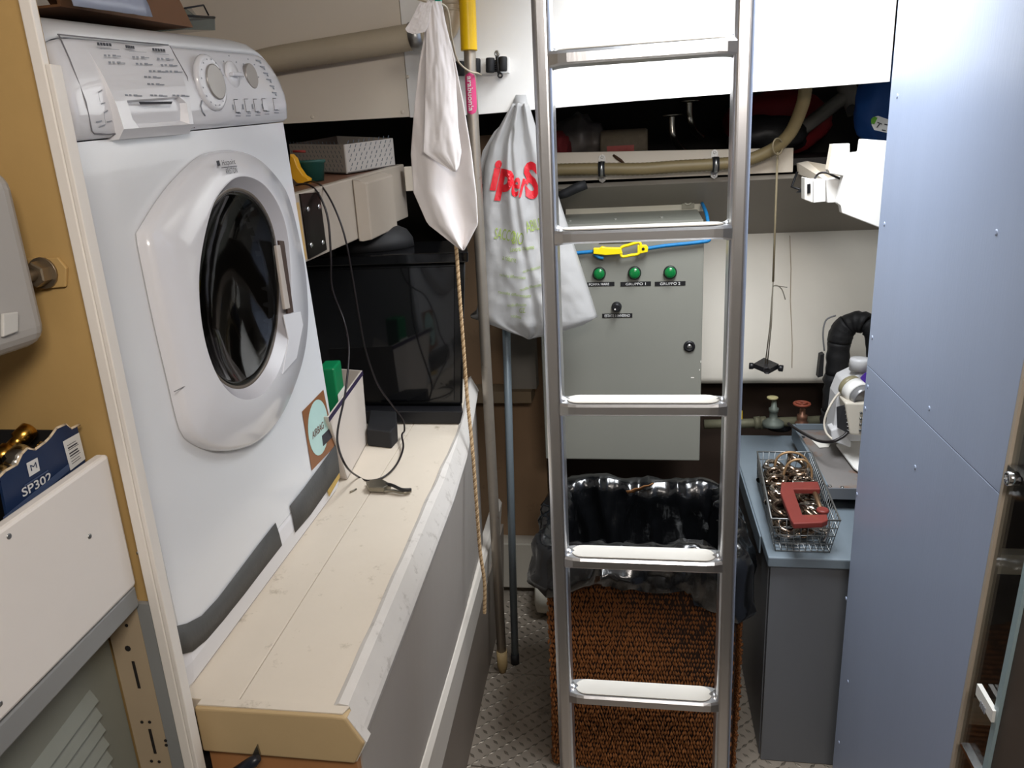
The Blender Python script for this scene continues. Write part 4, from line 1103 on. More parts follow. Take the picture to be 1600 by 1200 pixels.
def bagpt(s, t, front=True):
    y = 162 + 364 * t
    l, r_ = bagedge(bag_l, y), bagedge(bag_r, y)
    px = l + (r_ - l) * s
    p = AY(px, y, YB)
    return p + V((0, -bagfront(s, t) if front else .35 * bagfront(s, t, False), 0))
bagm = mat('bag_film', 'C2C1C0', .35, var=.03, scale=8, bump=.3, bscale=45, trans=0.0)
nt = bagm.node_tree; b_ = nt.nodes['Principled BSDF']; out_ = [n for n in nt.nodes if n.type == 'OUTPUT_MATERIAL'][0]
tl_ = nt.nodes.new('ShaderNodeBsdfTranslucent'); tl_.inputs[0].default_value = (.85, .85, .85, 1)
ms_ = nt.nodes.new('ShaderNodeMixShader'); ms_.inputs[0].default_value = .35
nt.links.new(b_.outputs[0], ms_.inputs[1]); nt.links.new(tl_.outputs[0], ms_.inputs[2]); nt.links.new(ms_.outputs[0], out_.inputs[0])
bag = thing('carrier_bag', AY(828, 526, YB), 'full white plastic carrier bag with red and green print hanging behind the ladder', 'bag')
NT, NSS = 70, 46
q = MB(); rings = []
for i in range(NT + 1):
    t = i / NT
    rings.append([bagpt(j / NSS, t) for j in range(NSS + 1)] + [bagpt(1 - j / NSS, t, False) for j in range(1, NSS)])
obj('film', q.loft(rings), bagm, bag)
obj('corner_tip', MB().loft([[AY(735, 492, YB), AY(736, 494, YB - .004), AY(736, 497, YB)], [AY(752, 478, YB), AY(753, 490, YB - .012), AY(752, 502, YB)], [AY(775, 478, YB), AY(775, 490, YB - .02), AY(772, 508, YB)]]), bagm, bag)
obj('side_gusset', MB().sheet([[AY(790, 188, YB + .012), AY(772, 206, YB + .012), AY(754, 236, YB + .01)], [AY(775, 230, YB + .02), AY(757, 250, YB + .012), AY(749, 262, YB + .004)], [AY(770, 285, YB + .02), AY(758, 287, YB + .012), AY(752, 288, YB)]]), bagm, bag, solid=.0008)
obj('handle_strap', MB().sheet([[AY(806, 148, 2.043), AY(822, 148, 2.043)], [AY(802, 158, 2.040), AY(824, 158, 2.040)], [AY(800, 166, 2.028), AY(826, 166, 2.028)]]), bagm, bag, solid=.0012)
def bag_st(px, py):
    t = (py - 162) / 364; l, r_ = bagedge(bag_l, py), bagedge(bag_r, py)
    return (px - l) / (r_ - l), t
def bagtext(body, x0, y0, x1, y1, hpx, m, bold=0.0, shear=0.0, name='lettering'):
    """lettering from (x0,y0) to (x1,y1) along its middle line, hugging the film"""
    L_ = math.hypot(x1 - x0, y1 - y0); cx, cy = (x0 + x1) / 2, (y0 + y1) / 2; dx, dy = (x1 - x0) / L_, (y1 - y0) / L_
    def fn(u, v):
        px = cx + dx * u + dy * v; py = cy + dy * u - dx * v
        s, t = bag_st(px, py); s = min(.97, max(.03, s))
        return bagpt(s, t) + V((0, -.0032, 0))
    mb = text_mb(body, fn, width=L_, height=hpx, bold=bold, shear=shear, dense=4 if hpx > 15 else 0)
    return obj(name, mb, m, bag)
redp = mat('bag_red', 'D41E2C', .45, var=.03); grnp = mat('bag_green', '93A850', .5, var=.03)
bagtext('ip', 770, 280, 806, 284, 62, redp, bold=.05, shear=.12)
bagtext('er', 804, 290, 827, 294, 30, redp, bold=.02, shear=.05)
bagtext('S', 822, 282, 843, 280, 58, redp, bold=.04)
bagtext('SACCO', 777, 362, 810, 366, 17, grnp)
bagtext('BIO', 806, 368, 822, 370, 18, grnp)
bagtext('ABILE', 826, 352, 848, 347, 17, grnp)
bagtext('Lavora insieme', 802, 386, 838, 382, 7, grnp)
bagtext('a ridurre', 790, 398, 812, 401, 8, grnp)
for x0, y0, x1, y1 in ((786, 424, 826, 428), (822, 419, 848, 412), (784, 450, 834, 456), (818, 446, 850, 438), (798, 470, 828, 468), (804, 486, 820, 488)):
    bagtext('raccolta differenziata', x0, y0, x1, y1, 4.5, grnp)
bagtext('GZ', 817, 478, 826, 477, 7, grnp)

# ------------------------------------------------------------------ electric cabinet
ca = AY(840, 332, 2.2); cb_ = AY(1103, 332, 2.2); cc = AY(1090, 720, 2.2)
EX0, EX1, EZ0 = -0.292, 0.174, 0.627
EZ1 = AY(990, 349, 2.196).z; EZH = AY(990, 331, 2.42).z
ec_ = thing('electric_cabinet', (-.06, 2.3, EZ0), 'grey green electric cabinet with three green lamps on the far wall', 'cabinet')
cabm = mat('cabinet_grey', '82827A', .4, var=.03, scale=3)
obj('housing', MB().box(EX0 + .006, EX1 - .004, 2.222, 2.42, EZ0 + .006, EZ1 - .012), cabm, ec_, bevel=.004)
dr_ = obj('door', MB().box(EX0, EX1, 2.2, 2.2185, EZ0, EZ1 - .012), cabm, ec_, bevel=.004, seg=3)
obj('rain_hood', MB().prism([(EX0 + .004, 2.196, EZ1 - .010), (EX0 + .004, 2.196, EZ1 + .002), (EX0 + .004, 2.225, EZ1 + (EZH - EZ1) * .35), (EX0 + .004, 2.42, EZH), (EX0 + .004, 2.42, EZ1 - .010)], (EX1 - EX0 - .008, 0, 0)), mat('hood_grey', '82837A', .45, .1), ec_, bevel=.002)
obj('hood_lip', MB().box(EX0 + .004, EX1 - .004, 2.19, 2.196, EZ1 - .004, EZ1 + .004), cabm, ec_)
mp_ = obj('mounting_plate', MB().prism([AY(884, 309, 2.42), AY(1098, 303, 2.42), AY(1100, 330, 2.42), AY(884, 338, 2.42)], (0, .006, 0)), mat('plate_cream', 'CFC8B4', .5), ec_)
hw = obj('mounting_lug', MB().prism([AY(1065, 326, 2.418), AY(1066, 309, 2.418), AY(1071, 305, 2.418), AY(1082, 305, 2.418), AY(1085, 309, 2.418), AY(1085, 325, 2.418)], (0, -.003, 0)), mat('lug_grey', '8E8A7A', .5, .3), mp_)
o_ = AY(1075, 315, 2.4145)
obj('lug_ring', MB().tube([o_ + V((math.cos(t) * .009, 0, math.sin(t) * .009)) for t in [2 * PI * k / 16 for k in range(16)]], .003, 6, loop=True), mat('lug_cream', 'BDB9A8', .5), hw)
for x in (-.20, -.07, .06): obj('rivet', MB().lathe((x, 2.26, EZ1 + (EZH - EZ1) * .45), (0, -.2, 1), [(.005, 0), (.005, .003), (.003, .004)], 10), cabm, ec_)
pd = lambda px, py, d=0: AY(px, py, 2.2 - d)
lamp_g = mat('lamp_green', '0A6B33', .18, var=.1, coat=.4); lamp_r = mat('lamp_ring', '16211C', .4)
for px, py in ((936.5, 427), (991.5, 426), (1047, 425)):
    c_ = pd(px, py)
    il = obj('indicator_lamp', MB().lathe(c_, (0, -1, 0), [(.0185, 0), (.0185, .010), (.0165, .012)], 28), lamp_r, dr_, label='green indicator lamp')
    obj('lens', MB().lathe(c_ + V((0, -.008, 0)), (0, -1, 0), [(.0155, 0), (.0155, .007), (.013, .0095), (.008, .0112), (.001, .0118)], 28), lamp_g, il)
def tag_label(x0, x1, y, h, body, fr_=.9):
    a_ = pd((x0 + x1) / 2, y); w_ = (pd(x1, y) - pd(x0, y)).x; hh = h / 1200 * 2.35
    o_ = obj('name_plate', MB().box(a_.x - w_ / 2, a_.x + w_ / 2, 2.1985, 2.2, a_.z - hh / 2, a_.z + hh / 2), black_pl, dr_, label='black embossed label strip')
    obj('lettering', text_mb(body, plane_fn((a_.x, 2.1981, a_.z), (1, 0, 0), (0, 0, 1)), width=w_ * fr_, height=hh * .62, bold=.01), lb, o_)
tag_label(912, 960, 444, 6, 'POMPA MARE', .66); tag_label(969.5, 1017, 443.5, 6.3, 'GRUPPO 1', .66); tag_label(1023, 1071, 443, 6.3, 'GRUPPO 2', .66); tag_label(941, 988, 493, 6.3, 'ESTATE 0 INVERNO', .84)
sw = pd(963.5, 479)
sk = obj('selector_switch', MB().lathe(sw, (0, -1, 0), [(.0145, 0), (.0145, .006), (.0125, .008), (.0115, .020), (.0095, .022)], 24), black_pl, dr_, label='black selector knob')
obj('pointer', MB().lathe(sw + V((-.004, -.0222, -.004)), (0, -1, 0), [(.0026, 0), (.002, .0008)], 10), white_paint, sk)
kk = pd(1077, 541)
lk_ = obj('door_lock', MB().lathe(kk, (0, -1, 0), [(.0165, 0), (.0165, .004), (.013, .006), (.010, .0062), (.008, .003)], 24), black_pl, dr_, label='round black key lock')
obj('lock_core', MB().lathe(kk + V((0, -.003, 0)), (0, -1, 0), [(.008, 0), (.007, .004), (.003, .005)], 12), screw_m, lk_)
a_ = pd(936, 372); b__ = pd(995, 379)
obj('logo_strip', MB().box(a_.x, b__.x, 2.1985, 2.2, b__.z, a_.z + .004), black_pl, dr_)
for px, py, w_, h_ in ((1082, 590, .009, .003), (1095, 565, .002, .006), (1093, 578, .002, .004)):
    c_ = pd(px, py); obj('paint_chip', MB().box(c_.x - w_ / 2, c_.x + w_ / 2, 2.1995, 2.2, c_.z - h_ / 2, c_.z + h_ / 2), white_paint, dr_)
# bungee round the cabinet with yellow hook
bg = thing('bungee_cord', pd(985, 392, .008), 'blue bungee cord with a yellow plastic hook strapped across the electric cabinet', 'cord')
blu = mat('bungee_blue', '0A6FA8', .55, var=.5, scale=90, bump=.3, bscale=300)
obj('cord', MB().tube(spline([AY(845, 399, 2.185), AY(880, 397, 2.188), AY(905, 395, 2.188), AY(930, 393, 2.186)], 8), .0052, 8), blu, bg)
obj('cord', MB().tube(spline([AY(1008, 389, 2.186), AY(1040, 384, 2.187), AY(1080, 380, 2.188), AY(1104, 377, 2.189)] , 8) + spline([AY(1107, 376, 2.192), AY(1109, 372, 2.2), AY(1108, 360, 2.22), AY(1104, 335, 2.26), AY(1097, 318, 2.40)], 6), .0052, 8), blu, bg)
obj('cord_tail', MB().tube(spline([AY(928, 397, 2.183), AY(936, 402, 2.180), AY(943, 403, 2.18)], 5), .005, 8), blu, bg)
yel = mat('hook_yellow', 'F0D416', .3, var=.03)
hk = obj('hook', MB().prism([AY(927, 388, 2.17), AY(936, 388, 2.17), AY(940, 385.5, 2.17), AY(946, 387, 2.17), AY(970, 387.5, 2.17), AY(973, 397, 2.17), AY(946, 399, 2.17), AY(940, 398, 2.17), AY(927, 397, 2.17)], (0, .02, 0)), yel, bg, bevel=.002)
lp_ = [AY(968, 392, 2.175), AY(972, 386, 2.175), AY(982, 383, 2.175), AY(992, 380, 2.175), AY(999, 379, 2.175), AY(1001, 385, 2.175), AY(998, 396, 2.175), AY(985, 399, 2.175), AY(973, 401, 2.175), AY(970, 397, 2.175)]
obj('hook_loop', MB().tube(spline(lp_, 6, loop=True), .0042, 8, loop=True), yel, bg)
obj('hook_eye', MB().prism([AY(996, 383, 2.172), AY(1010, 383, 2.172), AY(1013, 387, 2.172), AY(1012, 394, 2.172), AY(996, 397, 2.172)], (0, .012, 0)), yel, bg, bevel=.0015)
obj('eye_hole', MB().lathe(AY(1005, 389, 2.1712), (0, -1, 0), [(.0042, 0), (.0042, .0006)], 10), MATS['black_plastic'], bg)

# ------------------------------------------------------------------ seagrass hamper with liner
BX0, BX1, BY0, BY1, BZ = -0.226, 0.226, 1.625, 2.02, 0.63
hm = thing('laundry_hamper', (0, 1.82, 0), 'tall brown woven seagrass hamper lined with a black bag behind the ladder', 'hamper')
sg = mat('seagrass', '7E4C22', .85, var=.6, scale=70)
core = mat('seagrass_core', '2A1A10', .9, var=.2)
obj('wall', MB().box(BX0 + .004, BX1 - .004, BY0 + .004, BY0 + .010, 0.002, BZ - .02).box(BX0 + .004, BX1 - .004, BY1 - .010, BY1 - .004, 0.002, BZ - .02)
    .box(BX0 + .004, BX0 + .010, BY0 + .010, BY1 - .010, 0.002, BZ - .02).box(BX1 - .010, BX1 - .004, BY0 + .010, BY1 - .010, 0.002, BZ - .02).box(BX0 + .01, BX1 - .01, BY0 + .01, BY1 - .01, .002, .01), core, hm)
wv = MB(); random.seed(3)
rows_ = 46; 
def knot(o, ux, n, w, h, d, tw):
    up = V((0, 0, 1)); a_ = (ux * math.cos(tw) + up * math.sin(tw)); b_ = (up * math.cos(tw) - ux * math.sin(tw))
    P = [o + b_ * h, o - b_ * h, o + a_ * w + n * d * .35, o - a_ * w + n * d * .35, o + n * d + b_ * h * .45, o + n * d - b_ * h * .45]
    wv.add(P, [(0, 3, 4), (3, 5, 4), (3, 1, 5), (1, 2, 5), (2, 4, 5), (2, 0, 4)], True)
for r_i in range(rows_):
    z = .012 + r_i * (BZ - .02) / rows_
    for face in range(3):
        if face == 0: o0, ux, n, L_ = V((BX0, BY0, z)), V((1, 0, 0)), V((0, -1, 0)), BX1 - BX0
        elif face == 1: o0, ux, n, L_ = V((BX0, BY1, z)), V((0, -1, 0)), V((-1, 0, 0)), BY1 - BY0
        else: o0, ux, n, L_ = V((BX1, BY0, z)), V((0, 1, 0)), V((1, 0, 0)), BY1 - BY0
        N_ = int(L_ / .0072)
        for i in range(N_):
            bulge = .006 * math.sin(z * 5 + i * .05) + random.uniform(-.0015, .0015)
            o_ = o0 + ux * ((i + .5 * (r_i % 2) + random.uniform(-.15, .15)) * .0072) + V((0, 0, random.uniform(-.0015, .0015))) + n * (bulge - .002)
            knot(o_, ux, n, random.uniform(.0028, .0042), random.uniform(.0075, .0105), random.uniform(.004, .010), random.choice((.18, -.18)) + random.uniform(-.22, .22))
obj('weave', wv, sg, hm, kind='stuff')
rm = MB()
for k, (a_, b_) in enumerate((((BX0, BY0), (BX1, BY0)), ((BX1, BY0), (BX1, BY1)), ((BX1, BY1), (BX0, BY1)), ((BX0, BY1), (BX0, BY0)))):
    rm.tube([(a_[0], a_[1], BZ - .022), (b_[0], b_[1], BZ - .022)], .009, 8)
obj('rim', rm, sg, hm)
# liner: skirt outside, over the rim, down inside; crumpled
lin_ = thing('bin_liner', (0, 1.82, BZ - .2), 'shiny black plastic liner bag turned over the hamper rim', 'bag')
blk_ = mat('liner_black', '0B0C0E', .2, var=.1, bump=1.0, bscale=13, spec=.9)
def per(u):      # rounded rectangle perimeter, u in 0..1
    w, d = BX1 - BX0, BY1 - BY0; T = 2 * (w + d); s = u * T
    if s < w: return V((BX0 + s, BY0, 0)), V((0, -1, 0))
    s -= w
    if s < d: return V((BX1, BY0 + s, 0)), V((1, 0, 0))
    s -= d
    if s < w: return V((BX1 - s, BY1, 0)), V((0, 1, 0))
    s -= w
    return V((BX0, BY1 - s, 0)), V((-1, 0, 0))
NU = 220; rings = []
prof = [(-.085, .026), (-.072, .034), (-.052, .036), (-.032, .032), (-.010, .026), (.016, .016), (.022, .0), (.012, -.014), (-.012, -.020), (-.04, -.022), (-.07, -.026), (-.10, -.028), (-.14, -.03), (-.20, -.034), (-.30, -.045), (-.34, -.09)]
for k, (dz, dn_) in enumerate(prof):
    R_ = []
    for j in range(NU):
        u = j / NU; p, n = per(u)
        # soften the corners
        pc_ = per((u + .5 / NU) % 1)[0]; 
        cx, cy = 0, (BY0 + BY1) / 2
        e = 1.0
        dx = (p.x - cx) / ((BX1 - BX0) / 2); dy = (p.y - cy) / ((BY1 - BY0) / 2)
        cr = max(0, min(abs(dx), abs(dy)) - .75) / .25
        amp = .020 if k < 6 else .016
        wob = amp * nz((p.x * 14, p.y * 14, k * .5)) + .009 * (1 - 2 * abs(nz((p.x * 24, p.y * 24, k * .5 + 3))))
        if k > 6: wob = -.040 * max(0, .55 - 2.4 * abs(nz((u * 20 + .06 * k, 4.2, k * .16)))) - .018 * max(0, .5 - 2.2 * abs(nz((u * 46 - .10 * k, 1.2, k * .25))))
        sag = .03 * nz((p.x * 7 + 3, p.y * 7, 2.2)) + (.0 if p.y > 1.7 else (.016 if 3 < k < 8 else -.004)) + (-.03 if k < 3 and p.x > .12 else 0) + (.012 if k < 3 and p.y < 1.64 and p.x < .1 else 0)
        q_ = p + n * (dn_ - cr * .008 + wob) + V((0, 0, BZ + dz + (sag * (1 if k < 5 else .35)) - cr * .01 + .012 * nz((p.x * 22, p.y * 22, k * .8 + 9))))
        if k > 6:      # keep the inner fall clear of the hamper walls
            q_.x = min(max(q_.x, BX0 + .013), BX1 - .013); q_.y = min(max(q_.y, BY0 + .013), BY1 - .013)
        elif k < 5:
            d_ = (q_ - p).dot(n)
            if d_ < .016: q_ += n * (.016 - d_)
        R_.append(q_)
    rings.append(R_)
q = MB(); q.loft(rings, caps=False)
q.f.append(tuple(len(q.v) - NU + i for i in range(NU))); q.sm.append(True)
obj('film', q, blk_, lin_)
prop(obj('loose_rag', MB().sheet([[AY(978 + 7 * i + (2 if j else 0), 767 - 2.0 * i + (6 - .9 * i) * j * .5 + (1.5 if i % 2 else 0), BY1 - .045 + .006 * j) for j in range(3)] for i in range(7)]), mat('rag_brown', '8A5E36', .8), solid=.002), 'small brown scrap lying on the black liner inside the hamper', 'scrap')

# drum of white film behind the hamper
rl = thing('white_roll', AY(850, 966, 2.33), 'white round roll lying on the floor behind the hamper', 'roll')
rx = AY(842, 930, 2.33).x
wr_ = mat('roll_white', 'D8D2C2', .5)
q = MB(); q.lathe((rx, 2.33, .082), (1, 0, 0), [(.064, -.006), (.078, 0), (.080, .02), (.080, .16), (.06, .165)], 30)
obj('drum', q, wr_, rl)
obj('hub', MB().lathe((rx - .006, 2.33, .082), (-1, 0, 0), [(.02, 0), (.02, .003)], 18), mat('roll_hub', 'B9B09A', .5), rl)

# ------------------------------------------------------------------ far left corner behind the poles
struct('wall_corner', MB().box(-0.62, -0.33, 2.50, 2.53, 0.0, 1.6), mat('corner_tan', '9C7F62', .6, var=.15, scale=5, spots='6E563E', spot_scale=8, spot_cut=.6))
struct('trim_2', MB().box(-.43, -.345, 2.44, 2.499, .78, 1.6), mat('duct_grey', '9A968E', .5, var=.05))
struct('trim_3', MB().box(-.60, -.30, 2.43, 2.4995, .02, .20), mat('base_white', 'BDB6A8', .55, var=.08), bevel=.004)
struct('trim_4', MB().box(-.62, -.36, 2.41, 2.4995, .74, .78), mat('ledge_tan', '8C7A62', .6))
# ------------------------------------------------------------------ far wall, board with brown hose
wb = prop(thing('wall_far', (0.2, 2.6, 0), None, None), kind='structure')
rings = []
for x in (-.62, 0.0, .3, .6, 1.04):
    rings.append([(x, 2.60, 1.255), (x, 2.60, .82), (x, 2.585, .775), (x, 2.595, .75), (x, 2.63, .745), (x, 2.66, .75), (x, 2.66, 1.255)])
obj('upper_lining', MB().loft(rings), wall_dirty, wb)
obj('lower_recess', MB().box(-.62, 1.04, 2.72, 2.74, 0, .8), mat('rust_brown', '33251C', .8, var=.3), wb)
sm = AY(1236, 480, 2.5995)
obj('joint_line', MB().tube([AY(1234, 368, 2.598), AY(1236, 420, 2.598), AY(1235, 470, 2.598), AY(1238, 540, 2.598), AY(1237, 590, 2.594)], .0012, 5), mat('joint_tan', 'A8967C', .8), wb)
obj('sloping_lining', MB().prism([(-.62, 2.315, 1.447), (-.62, 2.605, 1.262), (-.62, 2.605, 1.25), (-.62, 2.315, 1.435)], (1.66, 0, 0)), mat('sloping_grey', '928B80', .5, var=.04), wb)
# ledge board
bd = thing('ledge_board', (.1, 2.3, 1.44), 'long white ledge board under the dark stowage carrying a brown hose', 'shelf')
obj('face_board', MB().prism([AY(845, 239, 2.3), AY(1240, 231, 2.3), AY(1239, 269, 2.3), AY(845, 285, 2.3)], (0, .02, 0)), cream_panel, bd, bevel=.0015)
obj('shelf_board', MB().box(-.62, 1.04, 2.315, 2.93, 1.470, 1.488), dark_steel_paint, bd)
hm2 = mat('hose_brown', '7C6D4C', .5, var=.12, scale=20)
hpts = [AY(840, 266, 2.26), AY(880, 265, 2.262), AY(940, 264, 2.265), AY(1000, 264, 2.265), AY(1060, 260, 2.265), AY(1117, 257, 2.265), AY(1160, 252, 2.262), AY(1190, 242, 2.255), AY(1215, 228, 2.245), AY(1235, 207, 2.23), AY(1248, 180, 2.21), AY(1257, 150, 2.19), AY(1260, 110, 2.17)]
hs2 = spline(hpts, 16)
prop(obj('brown_hose', MB().tube(hs2, [.0165 + (.0009 if i % 2 else 0) for i in range(len(hs2))], 14), hm2), 'brown ribbed hose clamped along the white ledge board and bending upward', 'hose')
for px, py in ((940, 264), (1118, 257)):
    o_ = AY(px, py, 2.265)
    hc = thing('hose_clip', o_ + V((0, .02, -.03)), 'steel and black clip holding the brown hose, ' + ('left of the two' if px < 1000 else 'right of the two, beside the ladder rail'), 'clip', 'hose clips on the ledge board')
    obj('strap', MB().tube([o_ + V((-.009, 0, 0)), o_ + V((.009, 0, 0))], .0205, 18), black_rub, hc)
    obj('band', MB().tube([o_ + V((-.0045, 0, 0)), o_ + V((.0045, 0, 0))], .0215, 18), screw_m, hc)
    for s in (1, -1):
        tb_ = obj('tab', MB().prism([V((o_.x - .010, 2.2995, o_.z + s * .018)), V((o_.x + .010, 2.2995, o_.z + s * .018)), V((o_.x + .009, 2.2995, o_.z + s * .034)), V((o_.x, 2.2995, o_.z + s * .040)), V((o_.x - .009, 2.2995, o_.z + s * .034))], (0, -.002, 0)), screw_m, hc)
        obj('screw', MB().lathe((o_.x, 2.2975, o_.z + s * .031), (0, -1, 0), [(.004, 0), (.003, .002)], 10), screw_m, tb_)
pz_ = [AY(958, 242, 2.298), AY(963, 246, 2.297), AY(970, 251, 2.297), AY(977, 257, 2.297)]
prop(obj('rusty_nail', MB().tube(pz_, [.003, .0045, .0045, .002], 7), mat('rusty', '4A3222', .8, .3)), 'bent rusty spike stuck in the ledge board above the brown hose', 'nail')
to = AY(900, 293, 2.25)
prop(obj('black_handle', MB().tube([AY(872, 306, 2.25), AY(884, 302, 2.25), AY(900, 294, 2.25), AY(916, 288, 2.25)], [.011, .013, .014, .013], 12), black_rub), 'black round handle lying on top of the electric cabinet', 'baton')  # loose black handle on the cabinet top

# things stowed in the dark above the ledge
ZS = 1.489
def onledge(px, py, y): p = AY(px, py, y); return V((p.x, y, ZS))
cn = AY(985, 240, 2.42)
can = thing('canister', onledge(985, 240, 2.46), 'dull woven-covered canister lying in the dark stowage behind the ladder', 'canister')
ca_ = AY(938, 205, 2.44); cb2 = AY(1012, 205, 2.44); rr3 = .052; zc = ZS + rr3 + .001
cm = mat('canister_weave', '6E6454', .8, var=.3, scale=60)
obj('body', MB().lathe((ca_.x, 2.46, zc), (1, 0, 0), [(rr3 * .92, 0), (rr3, .006), (rr3, cb2.x - ca_.x - .006), (rr3 * .92, cb2.x - ca_.x)], 28), cm, can)
obj('paper_label', MB().loft([[(x, 2.46 - math.cos(t) * (rr3 + .0008), zc - math.sin(t) * (rr3 + .0008)) for t in (-.1, .1, .3)] for x in (ca_.x + .02, ca_.x + .06, ca_.x + .10)], closed=False), mat('canister_label', 'A8504A', .6, var=.5, scale=30), can)
cn2 = thing('small_tin', onledge(935, 240, 2.36), 'small shiny tin with a red and white print beside the woven canister', 'tin')
t0_ = AY(937, 213, 2.38)
obj('body', MB().lathe((t0_.x - .02, 2.37, ZS + .018), (1, .15, .1), [(.015, 0), (.0165, .003), (.0165, .047), (.015, .05)], 18), chrome, cn2)
obj('print', MB().lathe((t0_.x - .012, 2.371, ZS + .0187), (1, .15, .1), [(.0168, 0), (.0168, .022)], 18), mat('tin_red', 'B0485A', .4), cn2)
film_d = mat('grey_film', '6C6662', .4, var=.15, bump=.4, bscale=25)
def lump(name, c, sx, sy, sz, m, label, cat, seed=0.0, amp=.25, nn=20):
    q = MB(); rings = []
    for i in range(1, nn):
        th = PI * i / nn; R_ = []
        for j in range(2 * nn):
            ph = PI * j / nn
            d = V((math.sin(th) * math.cos(ph), math.sin(th) * math.sin(ph), math.cos(th)))
            k = 1 + amp * nz(d * 1.8 + V((seed, 0, 0))) + amp * .4 * nz(d * 5 + V((seed, 3, 0)))
            R_.append(V(c) + V((d.x * sx * k, d.y * sy * k, d.z * sz * k)))
        rings.append(R_)
    q.loft(rings)
    zmin = min(p.z for p in q.v)
    for p in q.v: p.z += ZS + .001 - zmin
    return prop(obj(name, q, m), label, cat)
c_ = onledge(905, 200, 2.52); lump('plastic_sack', (c_.x, 2.55, 1.58), .085, .07, .075, film_d, 'grey plastic sack slumped in the dark stowage left of the canister', 'sack', 1.0)
c_ = onledge(880, 220, 2.42); lump('dark_red_cloth', (c_.x - .01, 2.42, 1.55), .03, .05, .05, mat('cloth_dark_red', '6E1F22', .85), 'dark red cloth at the left end of the stowage beside the ladder rail', 'cloth', 4.0)
c_ = onledge(1215, 170, 2.7); lump('red_bag', (c_.x, 2.72, 1.62), .16, .10, .10, mat('bag_dark_red', '962A30', .6, bump=.3, bscale=20), 'large dull red bag at the back of the stowage, right of the ladder', 'bag', 7.0, .12)
c_ = onledge(1195, 200, 2.5); lump('black_sack', (c_.x, 2.43, 1.55), .11, .08, .06, mat('sack_black', '18181A', .5, bump=.4, bscale=25), 'black sack in front of the red bag in the stowage', 'sack', 9.0, .15)
c_ = onledge(1385, 190, 2.2); lump('blue_bag', (c_.x + .03, 2.30, 1.60), .085, .07, .125, mat('bag_blue', '1A4C94', .55, var=.2, bump=.3, bscale=30), 'bright blue bag hanging beside the slate blue wall top', 'bag', 12.0, .10)
tg = thing('printed_tag', AY(1378, 205, 2.19), 'white tag with a green end tied to the blue bag', 'tag')
obj('card', MB().prism([AY(1364, 183, 2.19), AY(1372, 181, 2.19), AY(1392, 188, 2.19), AY(1392, 209, 2.19), AY(1366, 203, 2.19), AY(1362, 195, 2.19)], (0, .002, 0)), lb, tg)
obj('green_end', MB().prism([AY(1361, 186, 2.189), AY(1366, 182, 2.189), AY(1371, 184, 2.189), AY(1366, 194, 2.189), AY(1361, 193, 2.189)], (0, -.001, 0)), mat('tag_green', '5A9A2A', .5), tg)
mkx = MB()
for x0, y0, x1, y1 in ((1371, 191, 1378, 194), (1370, 199, 1374, 194), (1378, 203, 1384, 204), (1382, 194, 1390, 196)):
    a_ = AY(x0, y0, 2.1885); b_ = AY(x1, y1, 2.1885); mkx.tube([a_, b_], .0012, 5)
obj('print', mkx, dark_print, tg)
steel_d = mat('dull_steel', 'B4B0A6', .25, 1.0, var=.1)
for px, py, L_, lab in ((1050, 180, 55, 'curved steel tube with a flat flange in the stowage, left of the pair'), (1077, 158, 60, 'taller curved steel tube with a flat flange, right of the pair')):
    y_ = 2.42 if px == 1050 else 2.46
    pth = [AY(px, py, y_), AY(px, py + 18, y_), AY(px + 2, py + 32, y_), AY(px + 8, py + 46, y_ + .02), AY(px + 20, py + 58, y_ + .05)]
    st = thing('steel_spout', V((pth[-1].x, pth[-1].y, ZS)), lab, 'spout', 'steel spouts in the stowage')
    obj('tube', MB().tube(spline(pth, 6), .0095, 12), steel_d, st)
    obj('flange', MB().lathe(pth[0] + V((0, 0, -.001)), (0, 0, 1), [(.012, -.004), (.030, -.001), (.030, .003), (.01, .004)], 24), steel_d, st)
gp_ = mat('grey_pvc', '8C8A86', .5, var=.06)
gpp = thing('grey_pipe', AY(1262, 190, 2.5), 'grey plastic pipe slanting up through the stowage behind the brown hose', 'pipe')
obj('tube', MB().tube([AY(1240, 212, 2.58), AY(1324, 148, 2.58)], .021, 16), gp_, gpp)
obj('tee_joint', MB().tube([AY(1320, 130, 2.58), AY(1332, 158, 2.58), AY(1339, 176, 2.58)], [.026, .026, .028], 16), gp_, gpp)
obj('joint_socket', MB().tube([AY(1331, 172, 2.55), AY(1331, 172, 2.53)], .016, 14), black_pl, gpp)

# hanging cord with black four way cross
hc_ = thing('hanging_cross', AY(1197, 577, 2.3), 'black four-armed plastic cross hanging on a thin cord before the far wall', 'cross')
cpl = mat('cord_tan', '8E8268', .7)
p0 = AY(1215, 238, 2.235); p1 = AY(1208, 440, 2.29); p2 = AY(1197, 572, 2.3)
obj('cord', MB().tube([p0, p0.lerp(p1, .5), p1], .0030, 6), cpl, hc_)
obj('cord', MB().tube([p1, AY(1203, 510, 2.296), p2 + V((-.003, 0, 0))], .0018, 6), mat('cord_grey', '6E685C', .7), hc_)
obj('cord', MB().tube([p1, AY(1205, 510, 2.29), p2 + V((.003, 0, 0))], .0018, 6), MATS['cord_grey'], hc_)
obj('knot_end', MB().tube(spline([p1 + V((0, 0, -.014)), AY(1214, 446, 2.285), AY(1222, 453, 2.285), AY(1227, 468, 2.285)], 5), .0016, 5), MATS['cord_grey'], hc_)
obj('knot_end', MB().tube(spline([p1 + V((0, 0, -.012)), AY(1216, 447, 2.28), AY(1230, 449, 2.28)], 5), .0014, 5), MATS['cord_grey'], hc_)
